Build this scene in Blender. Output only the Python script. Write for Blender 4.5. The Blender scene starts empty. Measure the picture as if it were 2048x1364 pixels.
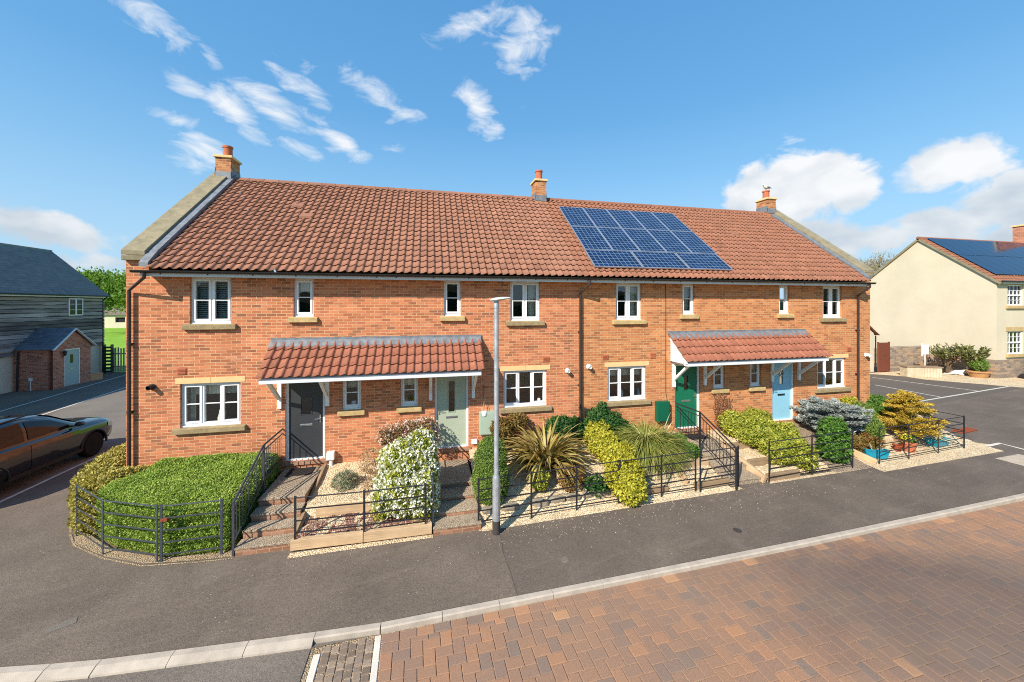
import bpy, bmesh, math, random
import numpy as np
from mathutils import Vector, Matrix, Euler
R = math.radians
SC = bpy.context.scene
COL = SC.collection
random.seed(7)
RNG = np.random.default_rng(11)

# ------------------------------------------------------------------ camera
cam_d = bpy.data.cameras.new('camera')
cam = bpy.data.objects.new('camera', cam_d)
COL.objects.link(cam)
cam.location = (0, -10.6, 4.8)
cam.rotation_euler = (R(90), 0, R(-12.648))
cam_d.sensor_width = 36
cam_d.lens = 36 * 748.22 / 2048
cam_d.shift_y = -72.7 / 2048
cam_d.clip_end = 3000
SC.camera = cam

# ------------------------------------------------------------------ sun, view
SUN_AZ, SUN_EL = R(49), R(37.5)          # sun stands behind and left of the viewer
TO_SUN = Vector((-math.sin(SUN_AZ) * math.cos(SUN_EL), -math.cos(SUN_AZ) * math.cos(SUN_EL), math.sin(SUN_EL)))
sun_d = bpy.data.lights.new('sun', 'SUN')
sun_d.energy = 4.8
sun_d.angle = R(0.5)
sun_d.color = (1.0, 0.91, 0.77)
sun = bpy.data.objects.new('sun', sun_d)
COL.objects.link(sun)
sun.location = (-20, -20, 20)
sun.rotation_euler = TO_SUN.to_track_quat('Z', 'Y').to_euler()
SC.view_settings.view_transform = 'Standard'
SC.view_settings.look = 'None'
SC.view_settings.gamma = 1
SC.view_settings.use_curve_mapping = False
SC.view_settings.exposure = 0.62
SC.render.film_transparent = False
SC.cycles.use_denoising = False
SC.cycles.use_adaptive_sampling = False
SC.cycles.filter_width = 1.05
SC.cycles.max_bounces = 6
SC.cycles.transparent_max_bounces = 12
SC.cycles.diffuse_bounces = 3


# ------------------------------------------------------------------ node helper
def S(r, g, b):
    f = lambda v: (v / 255) / 12.92 if v / 255 <= 0.04045 else (((v / 255) + 0.055) / 1.055) ** 2.4
    return (f(r), f(g), f(b), 1.0)


class NT:
    def __init__(self, nt):
        self.nt = nt

    def put(self, sock, v):
        if v is None:
            return
        if isinstance(v, bpy.types.NodeSocket):
            self.nt.links.new(v, sock)
        else:
            try:
                sock.default_value = v
            except Exception:
                sock.default_value = v[:3]

    def n(self, typ, ins=None, **props):
        nd = self.nt.nodes.new(typ)
        for k, v in props.items():
            setattr(nd, k, v)
        for k, v in (ins or {}).items():
            self.put(nd.inputs[k], v)
        return nd

    def math(self, op, a, b=None, c=None, clamp=False):
        nd = self.n('ShaderNodeMath', operation=op, use_clamp=clamp)
        for i, v in enumerate((a, b, c)):
            self.put(nd.inputs[i], v)
        return nd.outputs[0]

    def vec(self, op, a, b=None, out=0):
        nd = self.n('ShaderNodeVectorMath', operation=op)
        self.put(nd.inputs[0], a)
        if b is not None:
            self.put(nd.inputs[1], b)
        return nd.outputs[out]

    def mix(self, f, a, b, mode='MIX'):
        nd = self.n('ShaderNodeMix', data_type='RGBA', blend_type=mode)
        self.put(nd.inputs[0], f)
        self.put(nd.inputs[6], a)
        self.put(nd.inputs[7], b)
        return nd.outputs[2]

    def ramp(self, f, stops, interp='LINEAR'):
        nd = self.n('ShaderNodeValToRGB')
        cr = nd.color_ramp
        cr.interpolation = interp
        while len(cr.elements) < len(stops):
            cr.elements.new(0.5)
        for e, (p, c) in zip(cr.elements, stops):
            e.position = p
            e.color = c if not isinstance(c, (int, float)) else (c, c, c, 1)
        self.put(nd.inputs[0], f)
        return nd.outputs[0]

    def noise(self, vec, scale, detail=4, rough=0.55, dist=0.0):
        nd = self.n('ShaderNodeTexNoise', {'Vector': vec, 'Scale': scale, 'Detail': detail, 'Roughness': rough, 'Distortion': dist})
        return nd.outputs['Fac']

    def remap(self, v, a, b, c=0.0, d=1.0):
        nd = self.n('ShaderNodeMapRange', {0: v, 1: a, 2: b, 3: c, 4: d})
        return nd.outputs[0]

    def xyz(self, v):
        nd = self.n('ShaderNodeSeparateXYZ', {0: v})
        return nd.outputs[0], nd.outputs[1], nd.outputs[2]

    def comb(self, x, y, z=0.0):
        nd = self.n('ShaderNodeCombineXYZ')
        for i, v in enumerate((x, y, z)):
            self.put(nd.inputs[i], v)
        return nd.outputs[0]

    def bump(self, h, strength=0.5, dist=0.01):
        return self.n('ShaderNodeBump', {'Height': h, 'Strength': strength, 'Distance': dist}).outputs[0]


# ------------------------------------------------------------------ sky
def px_dir(u, v):
    a = cam.rotation_euler[2]
    d = Vector(((u - 1024) / 748.22, 1, -(v - 609.3) / 748.22))
    d = Matrix.Rotation(a, 3, 'Z') @ d
    d.normalize()
    return math.atan2(d.x, d.y), math.asin(d.z)


def make_world():
    w = bpy.data.worlds.new('World')
    SC.world = w
    w.use_nodes = True
    w.node_tree.nodes.clear()
    t = NT(w.node_tree)
    sky = t.n('ShaderNodeTexSky', sky_type='NISHITA', sun_disc=False, sun_elevation=SUN_EL,
              sun_rotation=math.atan2(TO_SUN.x, TO_SUN.y), altitude=50, air_density=1.0, dust_density=0.6, ozone_density=2.2)
    tc = t.n('ShaderNodeTexCoord')
    d = t.vec('NORMALIZE', tc.outputs['Generated'])
    x, y, z = t.xyz(d)
    az = t.math('ARCTAN2', x, y)
    el = t.math('ARCSINE', z)
    ae = t.comb(az, el)
    # cloud fields: (centre u, v, half length, half width in photo pixels, tilt in degrees, weight)
    thin = [(320, 50, 115, 30, 34, .85), (418, 110, 45, 20, 40, .9), (365, 160, 62, 22, 24, .85), (350, 238, 85, 20, 15, .8), (405, 300, 80, 45, 20, 1.0),
            (480, 235, 85, 34, 45, 1.05), (560, 225, 100, 30, 30, 1.05), (625, 190, 75, 20, 30, .75), (690, 285, 80, 26, 30, 1.0), (585, 290, 62, 16, 25, .7),
            (650, 250, 80, 16, 30, .6),
            (750, 190, 75, 30, 35, .8), (800, 225, 50, 16, 15, .8), (950, 45, 95, 42, -18, .8), (1050, 85, 60, 60, 70, .95), (955, 220, 70, 32, 55, 1.0),
            (1045, 210, 28, 18, -45, .45), (610, 120, 35, 20, 40, .4), (550, 130, 25, 20, 60, .35), (760, 295, 48, 14, 0, .4)]
    thick = [(1570, 400, 150, 95, -25, 1.3), (1650, 345, 110, 50, -15, 1.2), (1700, 390, 70, 52, -20, 1.1), (1640, 460, 190, 60, 0, .75), (1760, 470, 170, 40, 0, .7),
             (1900, 330, 150, 50, -28, 1.05), (1960, 330, 120, 42, -15, .95), (1990, 400, 180, 60, -12, 1.0), (1860, 440, 160, 42, -10, .9), (2020, 370, 80, 34, -10, 1.1),
             (2100, 420, 150, 90, 0, 1.0), (1900, 480, 260, 36, 0, .6),
             (70, 450, 190, 44, 12, .85), (30, 430, 140, 30, 8, .75), (170, 530, 120, 28, 0, .7), (40, 500, 120, 22, 10, .6), (-120, 440, 160, 60, 0, .8)]

    def field(lst):
        acc = None
        for (u, v, L, W, ang, wt) in lst:
            a0, e0 = px_dir(u, v)
            a1, e1 = px_dir(u + L * math.cos(R(ang)), v + L * math.sin(R(ang)))
            b1, f1 = px_dir(u + W * math.sin(R(ang)), v - W * math.cos(R(ang)))
            l = math.hypot(a1 - a0, e1 - e0)
            wd = math.hypot(b1 - a0, f1 - e0)
            mp = t.n('ShaderNodeMapping', {'Vector': ae, 'Location': (a0, e0, 0), 'Rotation': (0, 0, math.atan2(e1 - e0, a1 - a0)), 'Scale': (l * 1.25, wd * 1.35, 1)}, vector_type='TEXTURE')
            g = t.n('ShaderNodeTexGradient', {'Vector': mp.outputs[0]}, gradient_type='SPHERICAL').outputs['Fac']
            g = t.math('MULTIPLY', g, wt)
            acc = g if acc is None else t.math('MAXIMUM', acc, g)
        return acc
    ms = field(thin)
    mt = field(thick)
    # streaky noise for the thin clouds (streaks run down to the right), lumpy for the thick ones
    rot = t.n('ShaderNodeMapping', {'Vector': ae, 'Rotation': (0, 0, R(38)), 'Scale': (1.0, 2.4, 1)}, vector_type='POINT').outputs[0]
    n1 = t.noise(rot, 9, 9, 0.62, 0.6)
    n2 = t.noise(t.vec('MULTIPLY', ae, (1, 1.25, 1)), 11, 10, 0.58, 0.35)
    n3 = t.noise(t.vec('ADD', t.vec('MULTIPLY', ae, (1, 1.6, 1)), (3.1, 0.035, 0)), 9, 7, 0.5, 0.2)
    c1 = t.math('SUBTRACT', t.math('ADD', t.math('MULTIPLY', ms, 1.2), t.math('MULTIPLY', n1, 3.4)), 2.02)
    c1 = t.remap(c1, 0.0, 1.0, 0, 0.92)
    c1 = t.math('MULTIPLY', c1, t.remap(ms, 0.0, 0.12))
    c2 = t.math('SUBTRACT', t.math('ADD', t.math('MULTIPLY', mt, 1.6), t.math('MULTIPLY', n2, 2.9)), 1.86)
    c2 = t.remap(c2, 0.0, 0.45, 0, 0.96)
    c2 = t.math('MULTIPLY', c2, t.remap(mt, 0.0, 0.12))
    shade = t.remap(t.math('ADD', n3, t.math('MULTIPLY', t.remap(el, 0.04, 0.3), 0.35)), 0.5, 0.88)
    thickcol = t.mix(shade, (2.8, 3.2, 3.6, 1), (4.7, 4.75, 4.8, 1))
    sk = t.mix(1.0, sky.outputs[0], (0.64, 1.06, 1.14, 1), 'MULTIPLY')
    hz = t.math('POWER', t.math('SUBTRACT', 1.0, t.math('MAXIMUM', z, 0.0)), 3.6)
    sk = t.mix(t.math('MULTIPLY', hz, 0.95), sk, (2.75, 3.45, 4.05, 1))
    U = lambda r, g, b: tuple(q / 0.2075 for q in S(r, g, b)[:3]) + (1,)
    clear = t.ramp(t.math('MAXIMUM', z, 0.0), [(0.02, U(190, 222, 246)), (0.18, U(160, 207, 243)), (0.3, U(130, 190, 237)), (0.43, U(104, 172, 230)), (0.64, U(94, 163, 225)), (1.0, U(70, 140, 210))])
    sk = t.mix(0.72, sk, clear)
    colr = t.mix(c1, sk, (4.5, 4.65, 4.8, 1))
    colr = t.mix(c2, colr, thickcol)
    bg = t.n('ShaderNodeBackground', {'Color': colr, 'Strength': 0.135})
    out = t.n('ShaderNodeOutputWorld')
    w.node_tree.links.new(bg.outputs[0], out.inputs[0])
    w.cycles.sampling_method = 'MANUAL'
    w.cycles.sample_map_resolution = 1024


make_world()

# ------------------------------------------------------------------ materials
MATS = {}


def new_mat(name):
    m = bpy.data.materials.new(name)
    m.use_nodes = True
    m.node_tree.nodes.clear()
    t = NT(m.node_tree)
    out = t.n('ShaderNodeOutputMaterial')
    MATS[name] = m
    return m, t, out


def bsdf(t, out, col, rough=0.8, spec=0.3, metal=0.0, normal=None, **kw):
    b = t.n('ShaderNodeBsdfPrincipled', {'Base Color': col, 'Roughness': rough, 'Metallic': metal, 'Specular IOR Level': spec})
    if normal is not None:
        t.put(b.inputs['Normal'], normal)
    for k, v in kw.items():
        t.put(b.inputs[k.replace('_', ' ')], v)
    t.nt.links.new(b.outputs[0], out.inputs[0])
    return b


def ocoord(t):
    return t.n('ShaderNodeTexCoord').outputs['Object']


def plain(name, col, rough=0.6, spec=0.35, metal=0.0, var=0.12, scale=6.0, bumpy=0.0, fine=60.0):
    """a single colour broken up by faint soiling, with slight surface relief"""
    m, t, out = new_mat(name)
    o = ocoord(t)
    n = t.noise(o, scale, 5, 0.6)
    k = t.remap(n, 0.3, 0.7, 1 - var, 1 + var)
    c = t.mix(1.0, col, t.comb(k, k, k), 'MULTIPLY')
    nm = None
    if bumpy:
        nm = t.bump(t.noise(o, fine, 4, 0.6), bumpy, 0.01)
    r = t.remap(n, 0.3, 0.7, max(0.02, rough - 0.08), min(1, rough + 0.08))
    bsdf(t, out, c, r, spec, metal, nm)
    return m


def brick_mat(name, stops, mortar, wet=0.5, dark=S(88, 52, 38), pale=True, w=0.225, h=0.075):
    m, t, out = new_mat(name)
    o = ocoord(t)
    x, y, z = t.xyz(o)
    u = t.math('ADD', x, y)
    wob = t.math('MULTIPLY', t.math('SUBTRACT', t.noise(o, 7, 2), 0.5), 0.012)
    v2 = t.comb(t.math('ADD', u, wob), t.math('ADD', z, wob))
    br = t.n('ShaderNodeTexBrick', {'Vector': v2, 'Color1': (0, 0, 0, 1), 'Color2': (1, 1, 1, 1), 'Mortar': (0, 0, 0, 1), 'Scale': 1.0,
                                    'Mortar Size': 0.0062, 'Mortar Smooth': 0.25, 'Bias': 0.0, 'Brick Width': w, 'Row Height': h}, offset=0.5, offset_frequency=2)
    rnd = t.n('ShaderNodeSeparateColor', {0: br.outputs['Color']}).outputs[0]
    r2 = t.math('FRACT', t.math('MULTIPLY', rnd, 37.7))
    col = t.ramp(rnd, stops)
    # dark bricks come in loose bands
    band = t.noise(t.vec('MULTIPLY', v2, (0.5, 1.6, 1)), 0.9, 3, 0.6)
    pd = t.math('GREATER_THAN', t.math('ADD', t.math('MULTIPLY', r2, 0.62), t.math('MULTIPLY', band, 0.9)), 1.09 - 0.18 * wet)
    col = t.mix(t.math('MULTIPLY', pd, 0.72), col, dark)
    big = t.remap(t.noise(v2, 0.45, 3), 0.3, 0.7, 0.88, 1.12)
    fine = t.remap(t.noise(o, 38, 5, 0.75), 0.3, 0.7, 0.74, 1.26)
    kk = t.math('MULTIPLY', big, fine)
    col = t.mix(1.0, col, t.comb(kk, kk, kk), 'MULTIPLY')
    if pale:
        # rain streaks and damp staining near the ground and under ledges
        stn = t.noise(t.vec('MULTIPLY', v2, (3.0, 0.35, 1)), 1.0, 6, 0.7)
        col = t.mix(t.remap(stn, 0.56, 0.74, 0, 0.3), col, S(120, 84, 62))
        # lime bloom in patches
        ef = t.noise(t.vec('MULTIPLY', v2, (0.7, 1.5, 1)), 1.3, 6, 0.72)
        col = t.mix(t.remap(ef, 0.6, 0.76, 0, 0.6), col, S(226, 190, 166))
    mcol = t.mix(t.remap(t.noise(v2, 3, 3), 0.35, 0.65), mortar, tuple(c * 0.78 for c in mortar[:3]) + (1,))
    col = t.mix(0.16, col, S(168, 134, 112))      # weathered, dusty faces
    col = t.mix(br.outputs['Fac'], col, mcol)
    hgt = t.math('SUBTRACT', t.math('MULTIPLY', t.noise(o, 55, 4, 0.7), 0.35), br.outputs['Fac'])
    bsdf(t, out, col, 0.92, 0.15, 0, t.bump(hgt, 0.7, 0.006))
    return m


def tint_mat(name, stops, rough=0.75, spec=0.25, sub=0.0, grain=0.0, bump=0.0, lich=None, transl=None, gsc=25.0, stain=False):
    """colour picked per leaf, tile or block from the mesh's own 'tint' values"""
    m, t, out = new_mat(name)
    a = t.n('ShaderNodeAttribute', attribute_name='tint').outputs['Fac']
    col = t.ramp(a, stops)
    if 'tile' in name or 'paving' in name:
        col = t.mix(0.22, col, S(142, 116, 98))   # dust and weathering
    o = ocoord(t)
    if grain:
        k = t.remap(t.noise(o, gsc, 5, 0.65), 0.3, 0.7, 1 - grain, 1 + grain)
        col = t.mix(1.0, col, t.comb(k, k, k), 'MULTIPLY')
    if lich:
        lc, lo, hi, amt = lich
        col = t.mix(t.remap(t.noise(o, 1.1, 8, 0.75), lo, hi, 0, amt), col, lc)
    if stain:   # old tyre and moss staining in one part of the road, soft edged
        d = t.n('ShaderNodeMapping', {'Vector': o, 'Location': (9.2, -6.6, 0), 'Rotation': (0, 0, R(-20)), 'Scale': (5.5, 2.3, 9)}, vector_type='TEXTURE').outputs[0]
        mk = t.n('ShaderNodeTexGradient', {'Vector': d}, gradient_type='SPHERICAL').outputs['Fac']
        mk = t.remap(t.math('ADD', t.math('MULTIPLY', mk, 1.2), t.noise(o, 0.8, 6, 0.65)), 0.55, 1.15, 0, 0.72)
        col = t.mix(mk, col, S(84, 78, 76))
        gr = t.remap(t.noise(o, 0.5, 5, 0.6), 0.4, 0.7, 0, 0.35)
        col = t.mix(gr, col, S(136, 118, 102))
    nm = t.bump(t.noise(o, 70, 4, 0.7), bump, 0.006) if bump else None
    b = bsdf(t, out, col, rough, spec, 0, nm)
    if transl:
        tr = t.n('ShaderNodeBsdfTranslucent', {'Color': t.mix(1.0, col, (1.25, 1.3, 0.7, 1), 'MULTIPLY')})
        mx = t.n('ShaderNodeMixShader', {0: transl, 1: b.outputs[0], 2: tr.outputs[0]})
        t.nt.links.new(mx.outputs[0], out.inputs[0])
    return m


def asphalt_mat(name, base, speck=0.25, patch=0.18, dust=True, seam=None):
    m, t, out = new_mat(name)
    o = ocoord(t)
    f = t.noise(o, 95, 3, 0.75)
    g = t.noise(o, 0.55, 6, 0.62)
    v = t.n('ShaderNodeTexVoronoi', {'Vector': o, 'Scale': 70.0}, feature='F1')
    sp = t.remap(t.n('ShaderNodeSeparateColor', {0: v.outputs['Color']}).outputs[0], 0.0, 1.0, 1 - speck, 1 + speck)
    k = t.math('MULTIPLY', t.remap(g, 0.3, 0.7, 1 - patch, 1 + patch), t.math('MULTIPLY', sp, t.remap(f, 0.25, 0.75, 1 - speck, 1 + speck)))
    col = t.mix(1.0, base, t.comb(k, k, k), 'MULTIPLY')
    if seam is not None:   # two layings meet in a trowelled joint; wheel and sweep marks
        x, y, z = t.xyz(o)
        wob = t.math('ADD', x, t.math('MULTIPLY', t.noise(o, 1.5, 3), 0.12))
        col = t.mix(t.math('MULTIPLY', t.math('GREATER_THAN', wob, seam), 0.22), col, S(70, 66, 64))
        jl = t.math('LESS_THAN', t.math('ABSOLUTE', t.math('SUBTRACT', wob, seam)), 0.012)
        col = t.mix(t.math('MULTIPLY', jl, 0.5), col, S(60, 56, 54))
        sw = t.noise(t.vec('MULTIPLY', t.n('ShaderNodeMapping', {'Vector': o, 'Rotation': (0, 0, R(-12))}).outputs[0], (0.35, 2.4, 1)), 1.0, 6, 0.7)
        col = t.mix(t.remap(sw, 0.55, 0.78, 0, 0.32), col, S(152, 138, 122))
        col = t.mix(t.remap(sw, 0.28, 0.42, 0.3, 0), col, S(70, 65, 62))
    if dust:   # loose pale grit and dried dirt
        d1 = t.remap(t.noise(o, 0.9, 7, 0.7, 0.4), 0.55, 0.8, 0, 0.3)
        col = t.mix(d1, col, S(150, 138, 122))
        v2 = t.n('ShaderNodeTexVoronoi', {'Vector': o, 'Scale': 26.0}, feature='F1')
        pick = t.math('GREATER_THAN', t.n('ShaderNodeSeparateColor', {0: v2.outputs['Color']}).outputs[1], 0.93)
        near = t.math('LESS_THAN', v2.outputs['Distance'], 0.22)
        zone = t.remap(t.noise(o, 0.8, 4, 0.6), 0.5, 0.66)
        col = t.mix(t.math('MULTIPLY', t.math('MULTIPLY', pick, near), t.math('MULTIPLY', zone, 0.75)), col, S(205, 190, 170))
    bsdf(t, out, col, 0.9, 0.2, 0, t.bump(t.math('ADD', f, v.outputs['Distance']), 0.55, 0.006))
    return m


def gravel_mat(name, stops, scale=42.0):
    m, t, out = new_mat(name)
    o = ocoord(t)
    v = t.n('ShaderNodeTexVoronoi', {'Vector': o, 'Scale': scale, 'Randomness': 1.0}, feature='F1')
    r = t.n('ShaderNodeSeparateColor', {0: v.outputs['Color']}).outputs[0]
    col = t.ramp(r, stops)
    k = t.remap(t.noise(o, 1.6, 5, 0.6), 0.3, 0.7, 0.84, 1.12)
    edge = t.remap(v.outputs['Distance'], 0.4, 0.8, 1.0, 0.62)
    kk = t.math('MULTIPLY', k, edge)
    col = t.mix(1.0, col, t.comb(kk, kk, kk), 'MULTIPLY')
    bsdf(t, out, col, 0.9, 0.2, 0, t.bump(t.math('SUBTRACT', 1.0, v.outputs['Distance']), 1.0, 0.02))
    return m


def wood_mat(name, a, b, axis=0, scale=1.0):
    m, t, out = new_mat(name)
    o = ocoord(t)
    s = [22, 22, 22]
    s[axis] = 1.6
    n = t.noise(t.vec('MULTIPLY', o, tuple(q * scale for q in s)), 1.0, 6, 0.65, 0.4)
    col = t.mix(t.remap(n, 0.3, 0.7), a, b)
    g = t.remap(t.noise(o, 2.2, 4), 0.3, 0.7, 0.82, 1.14)
    col = t.mix(1.0, col, t.comb(g, g, g), 'MULTIPLY')
    bsdf(t, out, col, 0.85, 0.2, 0, t.bump(n, 0.4, 0.006))
    return m


def stone_mat(name, a, b, lich, amt=0.6, sc=5.0):
    m, t, out = new_mat(name)
    o = ocoord(t)
    n = t.noise(o, sc, 7, 0.7)
    col = t.mix(t.remap(n, 0.3, 0.7), a, b)
    col = t.mix(t.remap(t.noise(o, sc * 1.7, 8, 0.75), 0.45, 0.68, 0, amt), col, lich)
    bsdf(t, out, col, 0.92, 0.15, 0, t.bump(t.noise(o, 60, 6, 0.7), 0.5, 0.008))
    return m


def glass_mat(name, tint=(0.9, 0.95, 0.95, 1), refl=0.09):
    m, t, out = new_mat(name)
    fr = t.n('ShaderNodeFresnel', {'IOR': 1.5}).outputs[0]
    o = ocoord(t)
    nm = t.bump(t.noise(o, 1.8, 2), 0.05, 0.05)
    gl = t.n('ShaderNodeBsdfGlossy', {'Color': (1, 1, 1, 1), 'Roughness': 0.015, 'Normal': nm})
    tr = t.n('ShaderNodeBsdfTransparent', {'Color': tint})
    f = t.math('ADD', t.math('MULTIPLY', fr, 1.5), refl * 0.3, clamp=True)
    mx = t.n('ShaderNodeMixShader', {0: f, 1: tr.outputs[0], 2: gl.outputs[0]})
    t.nt.links.new(mx.outputs[0], out.inputs[0])
    return m


brick_mat('brick_red', [(0, S(158, 90, 60)), (0.25, S(184, 106, 68)), (0.55, S(200, 120, 80)), (0.8, S(210, 132, 92)), (1, S(180, 100, 74))], S(218, 180, 142), 0.35, S(122, 80, 60))
brick_mat('brick_orange', [(0, S(160, 96, 58)), (0.3, S(184, 112, 66)), (0.6, S(198, 126, 76)), (0.85, S(206, 136, 86)), (1, S(182, 106, 66))], S(212, 178, 136), 0.2, S(132, 86, 58))
brick_mat('brick_chimney', [(0, S(150, 86, 58)), (0.5, S(182, 114, 76)), (1, S(198, 140, 92))], S(196, 168, 128), 0.5, pale=False)
brick_mat('brick_porch', [(0, S(150, 84, 64)), (0.4, S(184, 106, 80)), (0.8, S(198, 124, 96)), (1, S(164, 90, 70))], S(206, 184, 164), 0.5)
brick_mat('brick_step', [(0, S(130, 86, 66)), (0.5, S(156, 110, 86)), (1, S(172, 128, 102))], S(180, 154, 128), 0.4, pale=False)
brick_mat('stone_wall', [(0, S(112, 104, 98)), (0.4, S(140, 130, 120)), (0.7, S(162, 146, 126)), (1, S(178, 144, 110))], S(150, 138, 122), 0.4, S(88, 84, 84), False, 0.42, 0.13)
tint_mat('roof_tile', [(0, S(118, 76, 62)), (0.35, S(142, 96, 78)), (0.7, S(158, 108, 88)), (0.92, S(170, 122, 100)), (1, S(180, 136, 112))], 0.85, 0.2, grain=0.14, bump=0.4, lich=(S(110, 96, 80), 0.6, 0.78, 0.4))
tint_mat('roof_tile_lichen', [(0, S(116, 72, 55)), (0.35, S(138, 88, 68)), (0.7, S(154, 100, 78)), (0.92, S(164, 112, 88)), (1, S(176, 126, 100))], 0.85, 0.2, grain=0.15, bump=0.4, lich=(S(206, 160, 62), 0.66, 0.76, 0.75))
tint_mat('canopy_tile', [(0, S(124, 70, 54)), (0.4, S(148, 86, 66)), (0.8, S(162, 98, 76)), (1, S(176, 112, 86))], 0.85, 0.2, grain=0.2, bump=0.4, gsc=18)
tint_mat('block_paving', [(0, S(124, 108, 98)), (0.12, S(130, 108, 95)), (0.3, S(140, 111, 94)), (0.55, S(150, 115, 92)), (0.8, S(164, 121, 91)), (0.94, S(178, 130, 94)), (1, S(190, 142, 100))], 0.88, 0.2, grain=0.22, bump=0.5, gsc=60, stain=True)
tint_mat('sett_stone', [(0, S(112, 98, 86)), (0.5, S(132, 116, 102)), (1, S(150, 132, 114))], 0.9, 0.2, grain=0.2, bump=0.6, gsc=30)
tint_mat('slate', [(0, S(88, 94, 104)), (0.5, S(106, 112, 122)), (1, S(126, 130, 138))], 0.6, 0.4, grain=0.15, bump=0.2)
def board_mat():
    m, t, out = new_mat('weatherboard')
    a = t.n('ShaderNodeAttribute', attribute_name='tint').outputs['Fac']
    o = ocoord(t)
    st = t.noise(t.vec('MULTIPLY', o, (0.7, 6, 22)), 1.0, 6, 0.7, 0.6)
    bl = t.noise(t.vec('MULTIPLY', o, (0.5, 1, 3)), 1.0, 4, 0.6)
    v = t.math('ADD', t.math('MULTIPLY', a, 0.3), t.math('ADD', t.math('MULTIPLY', st, 0.7), t.math('MULTIPLY', bl, 0.3)))
    col = t.ramp(v, [(0.35, S(44, 41, 40)), (0.55, S(104, 98, 96)), (0.75, S(162, 155, 150)), (0.95, S(206, 200, 194))])
    bsdf(t, out, col, 0.9, 0.15, 0, t.bump(st, 0.6, 0.02))


board_mat()
tint_mat('grey_rail_wood', [(0, S(164, 152, 134)), (1, S(196, 186, 166))], 0.9, 0.15, grain=0.25, bump=0.4, gsc=9)
plain('upvc_white', S(226, 226, 228), 0.35, 0.4, var=0.03)
plain('paint_white', S(232, 232, 230), 0.5, 0.35, var=0.05, scale=3)
plain('fascia_white', S(214, 216, 222), 0.45, 0.35, var=0.05, scale=2)
plain('render_cream', S(202, 191, 169), 0.95, 0.1, var=0.07, scale=0.5, bumpy=0.15, fine=120)
plain('render_pale', S(212, 202, 180), 0.95, 0.1, var=0.06, scale=1, bumpy=0.15, fine=120)  # slightly paler render, for the clad house and the field barn
plain('door_charcoal', S(58, 60, 64), 0.3, 0.45, var=0.05)
plain('door_sage', S(168, 178, 158), 0.45, 0.4, var=0.04)
plain('door_green', S(16, 104, 76), 0.4, 0.4, var=0.06)
plain('door_blue', S(138, 192, 216), 0.45, 0.4, var=0.03)
plain('door_grey_green', S(158, 176, 170), 0.45, 0.4, var=0.04)
plain('door_brown', S(112, 62, 46), 0.6, 0.3, var=0.1)
plain('box_green', S(10, 90, 66), 0.5, 0.35, var=0.06)
plain('box_sage', S(160, 178, 160), 0.5, 0.35, var=0.05)
plain('steel', S(190, 190, 190), 0.3, 0.5, 0.9, var=0.08)
plain('black_metal', S(38, 38, 42), 0.42, 0.5, var=0.15, bumpy=0.1)
plain('rail_metal', S(70, 76, 84), 0.38, 0.5, 0.25, var=0.15, bumpy=0.1)
plain('rust', S(140, 70, 48), 0.9, 0.1, var=0.25, scale=40)
plain('gutter_black', S(36, 35, 38), 0.4, 0.4, var=0.15)
plain('pipe_brown', S(62, 50, 48), 0.4, 0.4, var=0.15)
plain('galvanised', S(176, 180, 186), 0.42, 0.5, 0.55, var=0.14, scale=9)
plain('lead', S(120, 125, 132), 0.6, 0.35, 0.2, var=0.28, scale=7, bumpy=0.3, fine=20)
plain('mortar_grey', S(170, 164, 152), 0.95, 0.1, var=0.15)
plain('pot_clay', S(176, 104, 76), 0.85, 0.2, var=0.14, scale=9)
plain('pot_teal', S(10, 128, 156), 0.3, 0.5, var=0.1)
plain('pot_black', S(40, 40, 44), 0.5, 0.35, var=0.1)
plain('pot_tan', S(176, 134, 92), 0.85, 0.2, var=0.12)
plain('rubber', S(26, 26, 28), 0.8, 0.2, var=0.1)
plain('mat_dark', S(52, 48, 48), 0.95, 0.1, var=0.2, bumpy=0.6, fine=150)
plain('plastic_white', S(228, 228, 226), 0.45, 0.35, var=0.04)
plain('interior', S(126, 120, 112), 0.95, 0.1, var=0.1, scale=1.5)
plain('curtain', S(214, 206, 190), 0.95, 0.1, var=0.08)
plain('blind', S(176, 176, 174), 0.8, 0.2, var=0.08)
plain('soil', S(120, 96, 76), 0.98, 0.1, var=0.3, scale=14, bumpy=1.0, fine=40)
plain('bark', S(110, 92, 74), 0.95, 0.1, var=0.3, scale=14, bumpy=0.8, fine=40)
plain('twig', S(128, 88, 66), 0.95, 0.1, var=0.25, scale=20)
plain('twig_pale', S(150, 134, 112), 0.95, 0.1, var=0.2, scale=20)
plain('line_white', S(196, 190, 180), 0.9, 0.15, var=0.18, scale=5)
plain('kerb_concrete', S(172, 161, 148), 0.93, 0.15, var=0.16, scale=4, bumpy=0.5, fine=90)
plain('edging_concrete', S(206, 198, 186), 0.93, 0.15, var=0.1, scale=4, bumpy=0.4, fine=90)
gravel_mat('slab_concrete', [(0, S(158, 136, 114)), (0.4, S(184, 162, 138)), (0.8, S(202, 184, 158)), (1, S(220, 206, 184))], 75)
plain('iron', S(74, 70, 68), 0.7, 0.4, 0.4, var=0.2, scale=20, bumpy=0.4)
plain('car_paint', S(14, 15, 20), 0.12, 0.6, var=0.05, scale=2)
MATS['car_paint'].node_tree.nodes['Principled BSDF'].inputs['Coat Weight'].default_value = 1.0
plain('car_trim', S(30, 30, 32), 0.5, 0.4, var=0.1)
plain('car_rim', S(84, 82, 84), 0.35, 0.5, 0.6, var=0.1)
plain('chrome', S(220, 220, 222), 0.15, 0.5, 1.0, var=0.02)
plain('lamp_head', S(206, 208, 212), 0.4, 0.5, 0.3, var=0.06)
plain('gull_white', S(232, 232, 230), 0.8, 0.2, var=0.05)
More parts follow.
